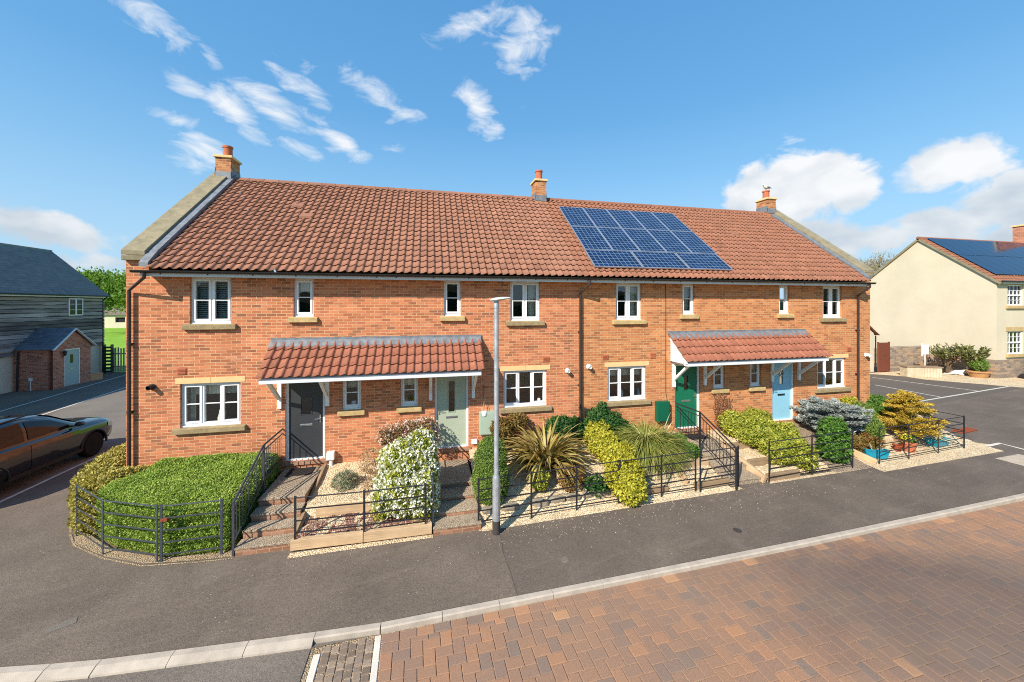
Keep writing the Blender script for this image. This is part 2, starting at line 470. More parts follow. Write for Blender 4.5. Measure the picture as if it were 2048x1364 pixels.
plain('gull_grey', S(140, 144, 150), 0.8, 0.2, var=0.08)
plain('cardboard', S(196, 150, 108), 0.9, 0.15, var=0.1)
plain('bottle_white', S(230, 230, 226), 0.4, 0.4, var=0.03)
plain('bottle_teal', S(70, 170, 190), 0.3, 0.4, var=0.05)
plain('cells_frame', S(196, 200, 206), 0.35, 0.5, 0.7, var=0.05)
plain('backing_dark', S(40, 40, 44), 0.8, 0.2, var=0.1)
stone_mat('sill_stone', S(204, 178, 128), S(178, 152, 108), S(128, 114, 84), 0.5)
stone_mat('sill_weathered', S(168, 148, 112), S(144, 126, 96), S(108, 100, 78), 0.6)
stone_mat('lintel_stone', S(228, 196, 144), S(214, 182, 132), S(190, 164, 122), 0.3)
stone_mat('coping_stone', S(154, 142, 116), S(128, 120, 100), S(100, 96, 78), 0.6, 3.0)
stone_mat('rock', S(150, 140, 126), S(116, 108, 98), S(178, 160, 130), 0.4, 6.0)
wood_mat('sleeper_wood', S(202, 174, 140), S(170, 140, 108), 0)
wood_mat('sleeper_grey', S(160, 136, 108), S(124, 104, 82), 0)
wood_mat('planter_wood', S(206, 190, 164), S(182, 164, 138), 2)
gravel_mat('gravel_cream', [(0, S(192, 160, 120)), (0.3, S(220, 194, 152)), (0.6, S(238, 216, 178)), (0.85, S(246, 232, 204)), (1, S(180, 140, 104))])
gravel_mat('gravel_plum', [(0, S(116, 74, 64)), (0.4, S(146, 98, 84)), (0.62, S(168, 122, 104)), (0.75, S(216, 200, 176)), (1, S(128, 90, 78))])
gravel_mat('gravel_path', [(0, S(120, 104, 90)), (0.4, S(150, 130, 112)), (0.7, S(176, 156, 134)), (1, S(196, 178, 156))], 55)
gravel_mat('gravel_dust', [(0, S(150, 126, 100)), (0.5, S(180, 156, 126)), (1, S(206, 184, 152))], 60)
asphalt_mat('asphalt_footway', S(108, 97, 87), 0.26, 0.2, True, 1.5)
asphalt_mat('asphalt_lane', S(116, 108, 100), 0.16, 0.12)
asphalt_mat('asphalt_park', S(96, 88, 81), 0.12, 0.1, False)
asphalt_mat('asphalt_road', S(116, 107, 98), 0.25, 0.15)
glass_mat('glass')
glass_mat('car_glass', (0.16, 0.15, 0.15, 1), 0.3)


def grass_mat():
    m, t, out = new_mat('field_grass')
    o = ocoord(t)
    n = t.noise(o, 0.35, 8, 0.7)
    f = t.noise(o, 9, 5, 0.7)
    col = t.ramp(t.math('ADD', t.math('MULTIPLY', n, 0.6), t.math('MULTIPLY', f, 0.4)), [(0.3, S(92, 132, 40)), (0.5, S(126, 166, 58)), (0.7, S(158, 184, 82))])
    bsdf(t, out, col, 0.95, 0.1, 0, t.bump(f, 0.8, 0.05))


grass_mat()


def solar_mat():
    m, t, out = new_mat('solar_cells')
    o = ocoord(t)
    x, y, z = t.xyz(o)
    fx = t.math('ABSOLUTE', t.math('SUBTRACT', t.math('FRACT', t.math('DIVIDE', x, 0.158)), 0.5))
    fy = t.math('ABSOLUTE', t.math('SUBTRACT', t.math('FRACT', t.math('DIVIDE', y, 0.158)), 0.5))
    ln = t.math('MULTIPLY', t.math('GREATER_THAN', t.math('MAXIMUM', fx, fy), 0.466), 0.7)
    bx = t.math('ABSOLUTE', t.math('SUBTRACT', t.math('FRACT', t.math('DIVIDE', x, 0.0526)), 0.5))
    bus = t.math('MULTIPLY', t.math('GREATER_THAN', bx, 0.48), 0.12)
    cell = t.n('ShaderNodeTexWhiteNoise', {'Vector': t.comb(t.math('FLOOR', t.math('DIVIDE', x, 0.158)), t.math('FLOOR', t.math('DIVIDE', y, 0.158)))}, noise_dimensions='3D').outputs[0]
    col = t.mix(cell, S(13, 27, 58), S(22, 42, 82))
    col = t.mix(t.math('MAXIMUM', ln, bus), col, S(150, 176, 200))
    bsdf(t, out, col, 0.12, 0.5, 0)


solar_mat()


# ------------------------------------------------------------------ mesh builder
def tag(o, label=None, cat=None, group=None, kind=None):
    if label: o['label'] = label
    if cat: o['category'] = cat
    if group: o['group'] = group
    if kind: o['kind'] = kind
    return o


def thing(name, label, cat, loc=(0, 0, 0), rz=0.0, group=None):
    o = bpy.data.objects.new(name, None)
    COL.objects.link(o)
    o.location = loc
    o.rotation_euler = (0, 0, rz)
    o.empty_display_size = 0.3
    return tag(o, label, cat, group)


def mesh_obj(name, me, mat, parent=None, loc=None):
    o = bpy.data.objects.new(name, me)
    COL.objects.link(o)
    if mat is not None:
        me.materials.append(MATS[mat] if isinstance(mat, str) else mat)
    if parent is not None:
        o.parent = parent
    if loc is not None:
        o.location = loc
    return o


class MB:
    """collects verts and faces; build() links them as one mesh object"""

    def __init__(self):
        self.v, self.f, self.t = [], [], []

    def add(self, vs, fs, tint=0.5):
        n = len(self.v)
        self.v += [tuple(p) for p in vs]
        self.f += [tuple(i + n for i in f) for f in fs]
        self.t += [tint] * len(fs)
        return self

    def box(self, x0, x1, y0, y1, z0, z1, tint=0.5):
        vs = [(x0, y0, z0), (x1, y0, z0), (x1, y1, z0), (x0, y1, z0), (x0, y0, z1), (x1, y0, z1), (x1, y1, z1), (x0, y1, z1)]
        return self.add(vs, [(3, 2, 1, 0), (4, 5, 6, 7), (0, 1, 5, 4), (1, 2, 6, 5), (2, 3, 7, 6), (3, 0, 4, 7)], tint)

    def bar(self, p0, p1, w, h, up=(0, 0, 1), tint=0.5):
        p0, p1 = Vector(p0), Vector(p1)
        d = (p1 - p0).normalized()
        u = Vector(up)
        s = d.cross(u)
        if s.length < 1e-4:
            s = d.cross(Vector((1, 0, 0)))
        s.normalize()
        u = s.cross(d).normalized()
        vs = []
        for p in (p0, p1):
            for a, b in ((-1, -1), (1, -1), (1, 1), (-1, 1)):
                vs.append(p + s * a * w / 2 + u * b * h / 2)
        return self.add(vs, [(3, 2, 1, 0), (4, 5, 6, 7), (0, 1, 5, 4), (1, 2, 6, 5), (2, 3, 7, 6), (3, 0, 4, 7)], tint)

    def tube(self, pts, r, n=8, tint=0.5, cap=True):
        pts = [Vector(p) for p in pts]
        rs = r if isinstance(r, (list, tuple)) else [r] * len(pts)
        rings, prev = [], None
        for i, p in enumerate(pts):
            d = (pts[min(i + 1, len(pts) - 1)] - pts[max(i - 1, 0)]).normalized()
            a = prev if prev is not None else (Vector((0, 0, 1)) if abs(d.z) < 0.9 else Vector((1, 0, 0)))
            s = a - d * a.dot(d)
            if s.length < 1e-5:
                s = d.orthogonal()
            s.normalize()
            prev = s
            b = d.cross(s)
            rings.append([p + (s * math.cos(2 * math.pi * k / n) + b * math.sin(2 * math.pi * k / n)) * rs[i] for k in range(n)])
        vs = [q for ring in rings for q in ring]
        fs = []
        for i in range(len(pts) - 1):
            for k in range(n):
                fs.append((i * n + k, i * n + (k + 1) % n, (i + 1) * n + (k + 1) % n, (i + 1) * n + k))
        if cap:
            fs.append(tuple(reversed(range(n))))
            fs.append(tuple((len(pts) - 1) * n + k for k in range(n)))
        return self.add(vs, fs, tint)

    def cyl(self, c, r, z0, z1, n=20, tint=0.5):
        return self.tube([(c[0], c[1], z0), (c[0], c[1], z1)], r, n, tint)

    def lathe(self, c, prof, n=20, tint=0.5, axis='Z'):
        vs, fs = [], []
        for (r, h) in prof:
            for k in range(n):
                a = 2 * math.pi * k / n
                if axis == 'Z':
                    vs.append((c[0] + r * math.cos(a), c[1] + r * math.sin(a), c[2] + h))
                elif axis == 'X':
                    vs.append((c[0] + h, c[1] + r * math.cos(a), c[2] + r * math.sin(a)))
                else:
                    vs.append((c[0] + r * math.sin(a), c[1] + h, c[2] + r * math.cos(a)))
        for i in range(len(prof) - 1):
            for k in range(n):
                fs.append((i * n + k, i * n + (k + 1) % n, (i + 1) * n + (k + 1) % n, (i + 1) * n + k))
        fs.append(tuple(reversed(range(n))))
        fs.append(tuple((len(prof) - 1) * n + k for k in range(n)))
        return self.add(vs, fs, tint)

    def prism(self, poly, axis, a, b, tint=0.5):
        """poly in the two other axes (in x,y,z order), extruded along axis from a to b"""
        def P(q, h):
            if axis == 'x': return (h, q[0], q[1])
            if axis == 'y': return (q[0], h, q[1])
            return (q[0], q[1], h)
        n = len(poly)
        vs = [P(q, a) for q in poly] + [P(q, b) for q in poly]
        fs = [tuple(reversed(range(n))), tuple(range(n, 2 * n))] + [(i, (i + 1) % n, (i + 1) % n + n, i + n) for i in range(n)]
        return self.add(vs, fs, tint)

    def build(self, name, mat, parent=None, bevel=0.0, smooth=False, local=None, loc=None, seg=2):
        me = bpy.data.meshes.new(name)
        me.from_pydata(self.v, [], self.f)
        if local is not None:
            me.transform(Matrix.Translation(-Vector(local)))
        bm = bmesh.new()
        bm.from_mesh(me)
        bmesh.ops.recalc_face_normals(bm, faces=bm.faces)
        bm.to_mesh(me)
        bm.free()
        at = me.attributes.new('tint', 'FLOAT', 'FACE')
        at.data.foreach_set('value', np.array(self.t, dtype=np.float32))
        if smooth:
            me.polygons.foreach_set('use_smooth', [True] * len(me.polygons))
            me.set_sharp_from_angle(angle=R(40))
        o = mesh_obj(name, me, mat, parent, loc)
        if bevel:
            b = o.modifiers.new('bevel', 'BEVEL')
            b.width = bevel
            b.segments = seg
            b.limit_method = 'ANGLE'
            b.angle_limit = R(40)
        return o


def tinted_mesh(name, V, F, T, mat, parent=None, loc=None, smooth=False):
    """fast path: numpy verts (n,3), quads (m,4), tint (m)"""
    me = bpy.data.meshes.new(name)
    n, m = len(V), len(F)
    me.vertices.add(n)
    me.vertices.foreach_set('co', np.asarray(V, dtype=np.float32).ravel())
    me.loops.add(m * 4)
    me.loops.foreach_set('vertex_index', np.asarray(F, dtype=np.int32).ravel())
    me.polygons.add(m)
    me.polygons.foreach_set('loop_start', np.arange(0, m * 4, 4, dtype=np.int32))
    me.polygons.foreach_set('loop_total', np.full(m, 4, dtype=np.int32))
    me.update(calc_edges=True)
    at = me.attributes.new('tint', 'FLOAT', 'FACE')
    at.data.foreach_set('value', np.asarray(T, dtype=np.float32))
    if smooth:
        me.polygons.foreach_set('use_smooth', [True] * m)
    me.validate()
    return mesh_obj(name, me, mat, parent, loc)


def copy_tree(o, parent=None):
    c = o.copy()
    COL.objects.link(c)
    if parent is not None:
        c.parent = parent
    for ch in list(o.children):
        copy_tree(ch, c)
    return c

# ================================================================== the brick terrace
FFL, WALL_TOP = 0.78, 5.48
EAVE_Y, EAVE_Z, RIDGE_Y, RIDGE_Z = -0.42, 5.60, 3.80, 9.02
SL = math.hypot(RIDGE_Y - EAVE_Y, RIDGE_Z - EAVE_Z)
PITCH = math.atan2(RIDGE_Z - EAVE_Z, RIDGE_Y - EAVE_Y)


def roof_pt(x, s, off=0.0):
    return (x, EAVE_Y + s * math.cos(PITCH) - off * math.sin(PITCH), EAVE_Z + s * math.sin(PITCH) + off * math.cos(PITCH))


def tile_field(name, mat, parent, x0, x1, y0, z0, y1, z1, cw=0.2, gauge=0.29, local=(0, 0, 0), seed=0, h=1.0, skip=None):
    rng = np.random.default_rng(seed)
    ncol = max(1, round((x1 - x0) / cw))
    cw = (x1 - x0) / ncol
    L = math.hypot(y1 - y0, z1 - z0)
    nrow = max(1, round(L / gauge))
    g = L / nrow
    dy, dz = (y1 - y0) / L, (z1 - z0) / L
    ny, nz = -dz, dy
    tt = np.array([0, .10, .36, .52, .66, .80, .93])
    hh = np.array([-.014, .0, .004, .022, .044, .048, .012]) * h
    xs = np.concatenate([x0 + (c + tt) * cw for c in range(ncol)] + [[x1]])
    hs = np.concatenate([np.tile(hh, ncol), [0]])
    col = np.minimum((np.arange(len(xs) - 1) // 7), ncol - 1)
    V, F, T = [], [], []
    n = len(xs)
    base = 0
    for r in range(nrow):
        s0, s1 = r * g, min((r + 1) * g + 0.07, L)
        jit = rng.normal(0, 0.002, ncol)
        jj = np.concatenate([np.repeat(jit, 7), [0]])
        lo = hs + 0.046 * min(1, h + .2) + jj
        hi = hs + 0.002
        def ring(s, off):
            return np.stack([xs, y0 + dy * s + ny * off, z0 + dz * s + nz * off], 1)
        # underside (set back), lip, top surface running up beneath the next course
        V += [ring(s0 + .05, lo - 0.018), ring(s0, lo - 0.016), ring(s0, lo), ring(s1, hi)]
        tint = np.clip(rng.normal(0.45, 0.12, ncol), 0, 1)
        i = np.arange(n - 1)
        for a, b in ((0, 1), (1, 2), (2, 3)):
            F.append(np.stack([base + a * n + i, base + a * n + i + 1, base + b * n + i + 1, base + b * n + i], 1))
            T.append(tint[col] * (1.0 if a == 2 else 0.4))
        base += 4 * n
    V = np.concatenate(V) - np.array(local)
    return tinted_mesh(name, V, np.concatenate(F), np.concatenate(T), mat, parent)


def wall_panel(mb, x0, x1, z0, z1, openings, y=0.0, th=0.3):
    xs = sorted({x0, x1, *[o[0] for o in openings], *[o[1] for o in openings]})
    zs = sorted({z0, z1, *[o[2] for o in openings], *[o[3] for o in openings]})
    for i in range(len(xs) - 1):
        for j in range(len(zs) - 1):
            cx, cz = (xs[i] + xs[i + 1]) / 2, (zs[j] + zs[j + 1]) / 2
            if any(o[0] < cx < o[1] and o[2] < cz < o[3] for o in openings):
                continue
            for yy in (y, y + th):
                mb.add([(xs[i], yy, zs[j]), (xs[i + 1], yy, zs[j]), (xs[i + 1], yy, zs[j + 1]), (xs[i], yy, zs[j + 1])], [(0, 1, 2, 3)])
    for (a, b, c, d) in openings:
        q = y + th
        mb.add([(a, y, c), (b, y, c), (b, q, c), (a, q, c), (a, y, d), (b, y, d), (b, q, d), (a, q, d)],
               [(0, 1, 2, 3), (4, 5, 6, 7), (0, 3, 7, 4), (1, 2, 6, 5)])


def window(house, lc, x0, x1, z0, z1, lights, sill, sill_mat='sill_stone', lintel=False, curtain=None, so=0.13, head=False):
    """white casement window: frame, one sash per light with a bar across, panes, stone sill"""
    e = 0.0015
    x0, x1, z0, z1 = x0 + e, x1 - e, z0 + e, z1 - e
    mb, gl = MB(), MB()
    yf, yb = 0.07, 0.15
    fw = 0.048
    mb.box(x0, x0 + fw, yf, yb, z0, z1).box(x1 - fw, x1, yf, yb, z0, z1)
    mb.box(x0 + fw, x1 - fw, yf, yb, z1 - fw, z1).box(x0 + fw, x1 - fw, yf, yb, z0 + 0.03, z0 + 0.03 + fw)
    mb.box(x0, x1, yf - 0.035, yb, z0, z0 + 0.03)
    if head:
        mb.box(x0 + fw, x1 - fw, yf + 0.004, yb, z1 - fw - 0.03, z1 - fw)
    w = (x1 - x0 - 2 * fw) / lights
    zb, zt = z0 + 0.03 + fw, z1 - fw - (0.03 if head else 0)
    for i in range(lights):
        a, b = x0 + fw + i * w, x0 + fw + (i + 1) * w
        if i:
            mb.box(a - 0.022, a + 0.022, yf + 0.002, yb, zb, zt)
        a2, b2 = a + (0.022 if i else 0), b - (0.022 if i < lights - 1 else 0)
        s = 0.045 if not (lights == 3 and i == 1) else 0.014
        yo = yf - 0.012 if s > 0.03 else yf + 0.01
        mb.box(a2, a2 + s, yo, yb - 0.01, zb, zt).box(b2 - s, b2, yo, yb - 0.01, zb, zt)
        mb.box(a2 + s, b2 - s, yo, yb - 0.01, zb, zb + s).box(a2 + s, b2 - s, yo, yb - 0.01, zt - s, zt)
        zm = (zb + zt) / 2
        mb.box(a2 + s, b2 - s, yo + 0.008, yf + 0.04, zm - 0.012, zm + 0.012)
        gl.add([(a2 + s, yf + 0.03, zb + s), (b2 - s, yf + 0.03, zb + s), (b2 - s, yf + 0.03, zt - s), (a2 + s, yf + 0.03, zt - s)], [(0, 1, 2, 3)])
    f = mb.build('window', 'upvc_white', house, local=lc)
    gl.build('pane', 'glass', f, local=lc)
    if sill:
        MB().prism([(-0.085, z0 - 0.135), (0.07, z0 - 0.135), (0.07, z0 - 0.001), (0.0, z0 - 0.001), (-0.085, z0 - 0.02)], 'x', x0 - so, x1 + so).build('sill', sill_mat, f, local=lc, bevel=0.006)
    if lintel:
        m = (x0 + x1) / 2
        lm = MB()
        lm.box(x0 - 0.1, m - 0.003, -0.006, 0.1, z1 + 0.004, z1 + 0.145).box(m + 0.003, x1 + 0.1, -0.006, 0.1, z1 + 0.004, z1 + 0.145)
        lm.build('lintel', 'lintel_stone', f, local=lc)
    for kind, ca, cb in (curtain or []):
        cx0, cx1 = x0 + (x1 - x0) * ca, x0 + (x1 - x0) * cb
        cm = MB()
        if kind == 'blind':
            k = int((z1 - z0) / 0.05)
            for q in range(k):
                zz = z0 + 0.05 + q * (z1 - z0 - 0.08) / k
                cm.add([(cx0, 0.21, zz), (cx1, 0.21, zz), (cx1, 0.235, zz + 0.03), (cx0, 0.235, zz + 0.03)], [(0, 1, 2, 3)])
            cm.build('blind', 'blind', f, local=lc)
        else:
            zc = z0 if kind == 'curtain' else z1 - 0.32
            k = max(6, int((cx1 - cx0) / 0.025))
            vs = []
            for q in range(k + 1):
                xx = cx0 + (cx1 - cx0) * q / k
                yy = 0.26 + 0.022 * math.sin(q * 1.7)
                vs += [(xx, yy, zc), (xx, yy, z1)]
            cm.add(vs, [(2 * q, 2 * q + 2, 2 * q + 3, 2 * q + 1) for q in range(k)])
            cm.build('curtain', 'curtain', f, local=lc, smooth=True)
    return f


def front_door(house, lc, x0, x1, mat, glass, plate, plate_mat, handle_side, z0=FFL, z1=2.875, y=0.09, knocker=False):
    e = 0.002
    d = MB()
    fw = 0.058
    a, b = x0 + fw, x1 - fw
    gx0, gx1, gz0, gz1 = glass
    # leaf with a hole for its light
    wall_panel(d, a, b, z0 + 0.035, z1 - fw, [(gx0, gx1, gz0, gz1)], y, 0.04)
    door = d.build('front_door', mat, house, local=lc)
    f = MB()
    f.box(x0 + e, a, 0.05, 0.15, z0 + e, z1 - e).box(b, x1 - e, 0.05, 0.15, z0 + e, z1 - e).box(a, b, 0.05, 0.15, z1 - fw, z1 - e)
    f.box(a, b, 0.03, 0.15, z0 + e, z0 + 0.033)
    f.build('door_frame', 'upvc_white', door, local=lc)
    g = MB()
    g.add([(gx0, y + 0.02, gz0), (gx1, y + 0.02, gz0), (gx1, y + 0.02, gz1), (gx0, y + 0.02, gz1)], [(0, 1, 2, 3)])
    g.build('door_glass', 'glass', door, local=lc)
    q = MB()
    s = 0.022
    q.box(gx0 - s, gx0, y - 0.008, y + 0.015, gz0 - s, gz1 + s).box(gx1, gx1 + s, y - 0.008, y + 0.015, gz0 - s, gz1 + s)
    q.box(gx0, gx1, y - 0.008, y + 0.015, gz0 - s, gz0).box(gx0, gx1, y - 0.008, y + 0.015, gz1, gz1 + s)
    q.build('glazing_bead', mat, door, local=lc)
    px0, px1, pz = plate
    p = MB().box(px0, px1, y - 0.012, y + 0.004, pz - 0.032, pz + 0.032)
    p.box(px0 + 0.02, px1 - 0.02, y - 0.02, y - 0.0122, pz - 0.016, pz + 0.02)
    p.build('letter_plate', plate_mat, door, local=lc, bevel=0.004)
    hx = a + 0.07 if handle_side < 0 else b - 0.07
    hz = 1.82
    h = MB().box(hx - 0.016, hx + 0.016, y - 0.01, y + 0.002, hz - 0.11, hz + 0.09)
    h.tube([(hx, y - 0.01, hz), (hx, y - 0.055, hz), (hx - handle_side * 0.12, y - 0.055, hz - 0.005)], 0.009, 8)
    h.build('handle', 'steel', door, local=lc, smooth=True)
    if knocker:
        k = MB()
        pts = []
        for i in range(25):
            t = 2 * math.pi * i / 24
            pts.append(((gx0 + gx1) / 2 + 0.085 / 16 * 16 * math.sin(t) ** 3, y - 0.02, 2.38 + 0.0066 * (13 * math.cos(t) - 5 * math.cos(2 * t) - 2 * math.cos(3 * t) - math.cos(4 * t))))
        k.tube(pts, 0.014, 8)
        k.tube([((gx0 + gx1) / 2, y - 0.02, 2.45), ((gx0 + gx1) / 2, y - 0.02, 2.62)], 0.006, 6)
        k.build('wreath', 'planter_wood', door, local=lc, smooth=True)
    # brick sill course under the door
    MB().box(x0 - 0.06, x1 + 0.06, -0.035, 0.05, z0 - 0.1, z0 - 0.003).build('threshold', 'brick_step', door, local=lc)
    return door


def chimney(house, lc, x0, x1, y0, y1, zb, zc, zp, lead_side):
    c = MB().box(x0, x1, y0, y1, zb, zc)
    ch = c.build('chimney', 'brick_chimney', house, local=lc)
    MB().box(x0 - 0.05, x1 + 0.05, y0 - 0.05, y1 + 0.05, zc, zc + 0.08).build('chimney_cap', 'lintel_stone', ch, local=lc, bevel=0.012)
    cx, cy = (x0 + x1) / 2, (y0 + y1) / 2
    MB().lathe((cx, cy, zc + 0.08), [(0.17, 0.0), (0.15, 0.05), (0.135, 0.06)], 20).build('flaunching', 'mortar_grey', ch, local=lc, smooth=True)
    pot = MB().lathe((cx, cy, zc + 0.08), [(0.135, 0.0), (0.13, zp - zc - 0.16), (0.15, zp - zc - 0.15), (0.15, zp - zc - 0.09), (0.115, zp - zc - 0.09), (0.11, zp - zc - 0.3)], 24)
    pot.build('chimney_pot', 'pot_clay', ch, local=lc, smooth=True)
    fl = MB()
    for s in range(3):
        w = 0.012
        yy = y0 - w
        fl.box(x0 - w, x1 + w, yy, y0, zb + 0.28 + s * 0.0, zb + 0.5)
        break
    fl.box(x0 - w, x0, y0 - w, y1 + w, zb + 0.34, zb + 0.62).box(x1, x1 + w, y0 - w, y1 + w, zb + 0.34, zb + 0.62)
    fl.build('chimney_flashing', 'lead', ch, local=lc)
    return ch


# ---- per house: span, door and window positions (metres along the front)
XL, XR = -6.95, 15.95
TL, TR = -6.35, 15.32            # ends of the tiled area
HOUSES = [
    dict(x0=XL, x1=-1.21, base=-4.1, brick='brick_red', tile='roof_tile', label='left end red brick terraced house with charcoal front door and hedge below its window'),
    dict(x0=-1.21, x1=4.44, base=1.6, brick='brick_red', tile='roof_tile', label='red brick terraced house with pale sage green front door and lamp post in front'),
    dict(x0=4.44, x1=10.2, base=7.3, brick='brick_orange', tile='roof_tile_lichen', label='orange brick terraced house with dark green front door and solar panels on its roof'),
    dict(x0=10.2, x1=XR, base=13.1, brick='brick_orange', tile='roof_tile_lichen', label='right end house of the orange brick terrace with sky blue front door'),
]
FFH, FFB, FSB = 5.47, 4.325, 4.48          # first floor window head, large sill, small sill
GFH, GFB, GSB = 2.875, 1.81, 2.015         # ground floor window head, large sill, small sill
WIN = [
    # large upper, small upper, large lower, small lower, door
    dict(u=(-5.66, -4.78), us=(-3.37, -2.9), g=(-5.86, -4.57), gs=(-2.21, -1.74), d=(-3.56, -2.63)),
    dict(u=(2.33, 3.22), us=(0.43, 0.9), g=(2.13, 3.44), gs=(-0.73, -0.27), d=(0.18, 1.12)),
    dict(u=(5.68, 6.56), us=(8.03, 8.48), g=(5.4, 6.72), gs=(9.2, 9.65), d=(7.75, 8.69)),
    dict(u=(13.75, 14.62), us=(11.85, 12.29), g=(13.5, 14.82), gs=(10.66, 11.1), d=(11.56, 12.5)),
]
CUR = [
    dict(u=[('blind', .04, .96)], us=[('net', 0.05, .95)], g=[('curtain', .02, .16), ('net', .1, .98)]),
    dict(u=[('curtain', .68, .97)], us=None, g=None),
    dict(u=[('curtain', .56, .97)], us=[('curtain', .3, .95)], g=[('net', .03, .97)]),
    dict(u=[('curtain', .05, .3), ('curtain', .62, .97)], us=[('blind', .1, .9)], g=[('curtain', .05, .2)]),
]
house_obj = []
for hi, (H, W, CU) in enumerate(zip(HOUSES, WIN, CUR)):
    lc = (H['base'], 0, 0)
    h = thing('terraced_house', H['label'], 'house', lc, group='terraced brick houses')
    house_obj.append(h)
    x0, x1 = H['x0'], H['x1']
    wx0 = x0 + 0.45 if hi == 0 else x0
    wx1 = x1 - 0.45 if hi == 3 else x1
    ops = [(*W['u'], FFB, FFH), (*W['us'], FSB, FFH), (*W['g'], GFB, GFH), (*W['gs'], GSB, GFH), (*W['d'], FFL, GFH)]
    mb = MB()
    wall_panel(mb, wx0, wx1, -0.1, WALL_TOP, ops)
    # gable end with its raised parapet, back wall
    gab = [(0.0, -0.1), (7.6, -0.1), (7.6, 5.7), (RIDGE_Y, RIDGE_Z + 0.08), (0.0, EAVE_Z + 0.42 * math.tan(PITCH) + 0.05)]
    if hi == 0:
        mb.prism(gab, 'x', XL, XL + 0.45)
    if hi == 3:
        mb.prism(gab, 'x', XR - 0.45, XR)
    MB().box(wx0 + .002, wx1 - .002, 7.5, 7.6, -0.1, 5.5).build('rear_wall', H['brick'], h, local=lc)
    mb.build('wall', H['brick'], h, local=lc)
    # rooms behind the windows
    r = MB()
    a, b = wx0 + 0.02, wx1 - 0.02
    for (za, zb) in ((FFL, 3.1), (3.35, 5.6)):
        r.add([(a, 0.31, za), (b, 0.31, za), (b, 3.4, za), (a, 3.4, za), (a, 0.31, zb), (b, 0.31, zb), (b, 3.4, zb), (a, 3.4, zb)],
              [(0, 1, 2, 3), (4, 5, 6, 7), (3, 2, 6, 7), (0, 3, 7, 4), (1, 2, 6, 5)])
    mid = (x0 + x1) / 2
    r.box(mid - 0.05, mid + 0.05, 0.32, 3.3, FFL, 3.1).box(mid - 0.05, mid + 0.05, 0.32, 3.3, 3.35, 5.6)
    r.build('interior', 'interior', h, local=lc)
    right = hi in (2,)
    sm = 'sill_weathered' if hi != 2 else 'sill_stone'
    window(h, lc, *W['u'], FFB, FFH, 2, True, 'sill_weathered' if hi in (0, 1, 3) else 'sill_stone', curtain=CU['u'])
    window(h, lc, *W['us'], FSB, FFH, 1, True, 'sill_stone', curtain=CU['us'], so=0.11)
    window(h, lc, *W['g'], GFB, GFH, 3, True, 'sill_weathered', True, curtain=CU['g'])
    window(h, lc, *W['gs'], GSB, GFH, 1, True, 'sill_stone', curtain=[('net', .05, .95)], so=0.1)
    d0, d1 = W['d']
    m = (d0 + d1) / 2
    if hi == 0:
        front_door(h, lc, d0, d1, 'door_charcoal', (m - 0.12, m + 0.12, 1.95, 2.37), (m - 0.15, m + 0.15, 1.665), 'steel', 1)
    elif hi == 1:
        front_door(h, lc, d0, d1, 'door_sage', (m - 0.085, m + 0.085, 1.78, 2.65), (m - 0.16, m + 0.16, 1.63), 'steel', -1)
    elif hi == 2:
        front_door(h, lc, d0, d1, 'door_green', (m - 0.07, m + 0.07, 2.02, 2.48), (m - 0.16, m + 0.16, 1.66), 'steel', 1)
    else:
        front_door(h, lc, d0, d1, 'door_blue', (m - 0.07, m + 0.07, 2.03, 2.5), (m - 0.15, m + 0.15, 1.66), 'backing_dark', -1, knocker=True)
    # roof
    tx0 = TL if hi == 0 else x0
    tx1 = TR if hi == 3 else x1
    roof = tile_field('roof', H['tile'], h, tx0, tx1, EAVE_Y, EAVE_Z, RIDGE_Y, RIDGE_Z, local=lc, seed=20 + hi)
    rb = MB()
    for q in range(int((tx1 - tx0) / 0.45) + 1):
        xa = tx0 + q * 0.45
        xb = min(xa + 0.443, tx1)
        if xb - xa < 0.05: continue
        vs, n = [], 9
        for xx, rr in ((xa, 0.118), (xb, 0.126)):
            for k in range(n):
                an = math.pi * k / (n - 1)
                vs.append((xx, RIDGE_Y - rr * math.cos(an) * 1.05, RIDGE_Z - 0.035 + rr * math.sin(an)))
        rb.add(vs, [(k, k + 1, n + k + 1, n + k) for k in range(n - 1)] + [tuple(range(n)), tuple(range(n, 2 * n))], random.uniform(.2, .7))
    rb.build('ridge_tiles', H['tile'], roof, local=lc)
    MB().add([(tx0, RIDGE_Y, RIDGE_Z), (tx1, RIDGE_Y, RIDGE_Z), (tx1, 8.0, EAVE_Z), (tx0, 8.0, EAVE_Z)], [(0, 1, 2, 3)]).build('back_slope', H['tile'], roof, local=lc)
    # eaves: soffit with fascia, gutter with brackets
    fx0, fx1 = (TL - 0.1 if hi == 0 else x0), (TR + 0.12 if hi == 3 else x1)
    MB().box(fx0, fx1, -0.36, -0.338, 5.455, 5.575).box(fx0, fx1, -0.338, 0.0, 5.482, 5.497).build('fascia', 'fascia_white', h, local=lc)
    gt = MB()
    n = 9
    ga, gb = (TL - 0.22 if hi == 0 else x0), (TR + 0.2 if hi == 3 else x1)
    ring = [(-0.425 - 0.062 * math.cos(math.pi * k / (n - 1)), 5.587 - 0.062 * math.sin(math.pi * k / (n - 1))) for k in range(n)]
    ring2 = [(-0.425 - 0.055 * math.cos(math.pi * k / (n - 1)), 5.587 - 0.055 * math.sin(math.pi * k / (n - 1))) for k in range(n)][::-1]
    gt.prism(ring + ring2, 'x', ga, gb)
    xx = fx0 + 0.4
    while xx < fx1:
        gt.box(xx - 0.012, xx + 0.012, -0.37, -0.36, 5.5, 5.58)
        xx += 0.95
    gt.build('gutter', 'gutter_black', h, local=lc)
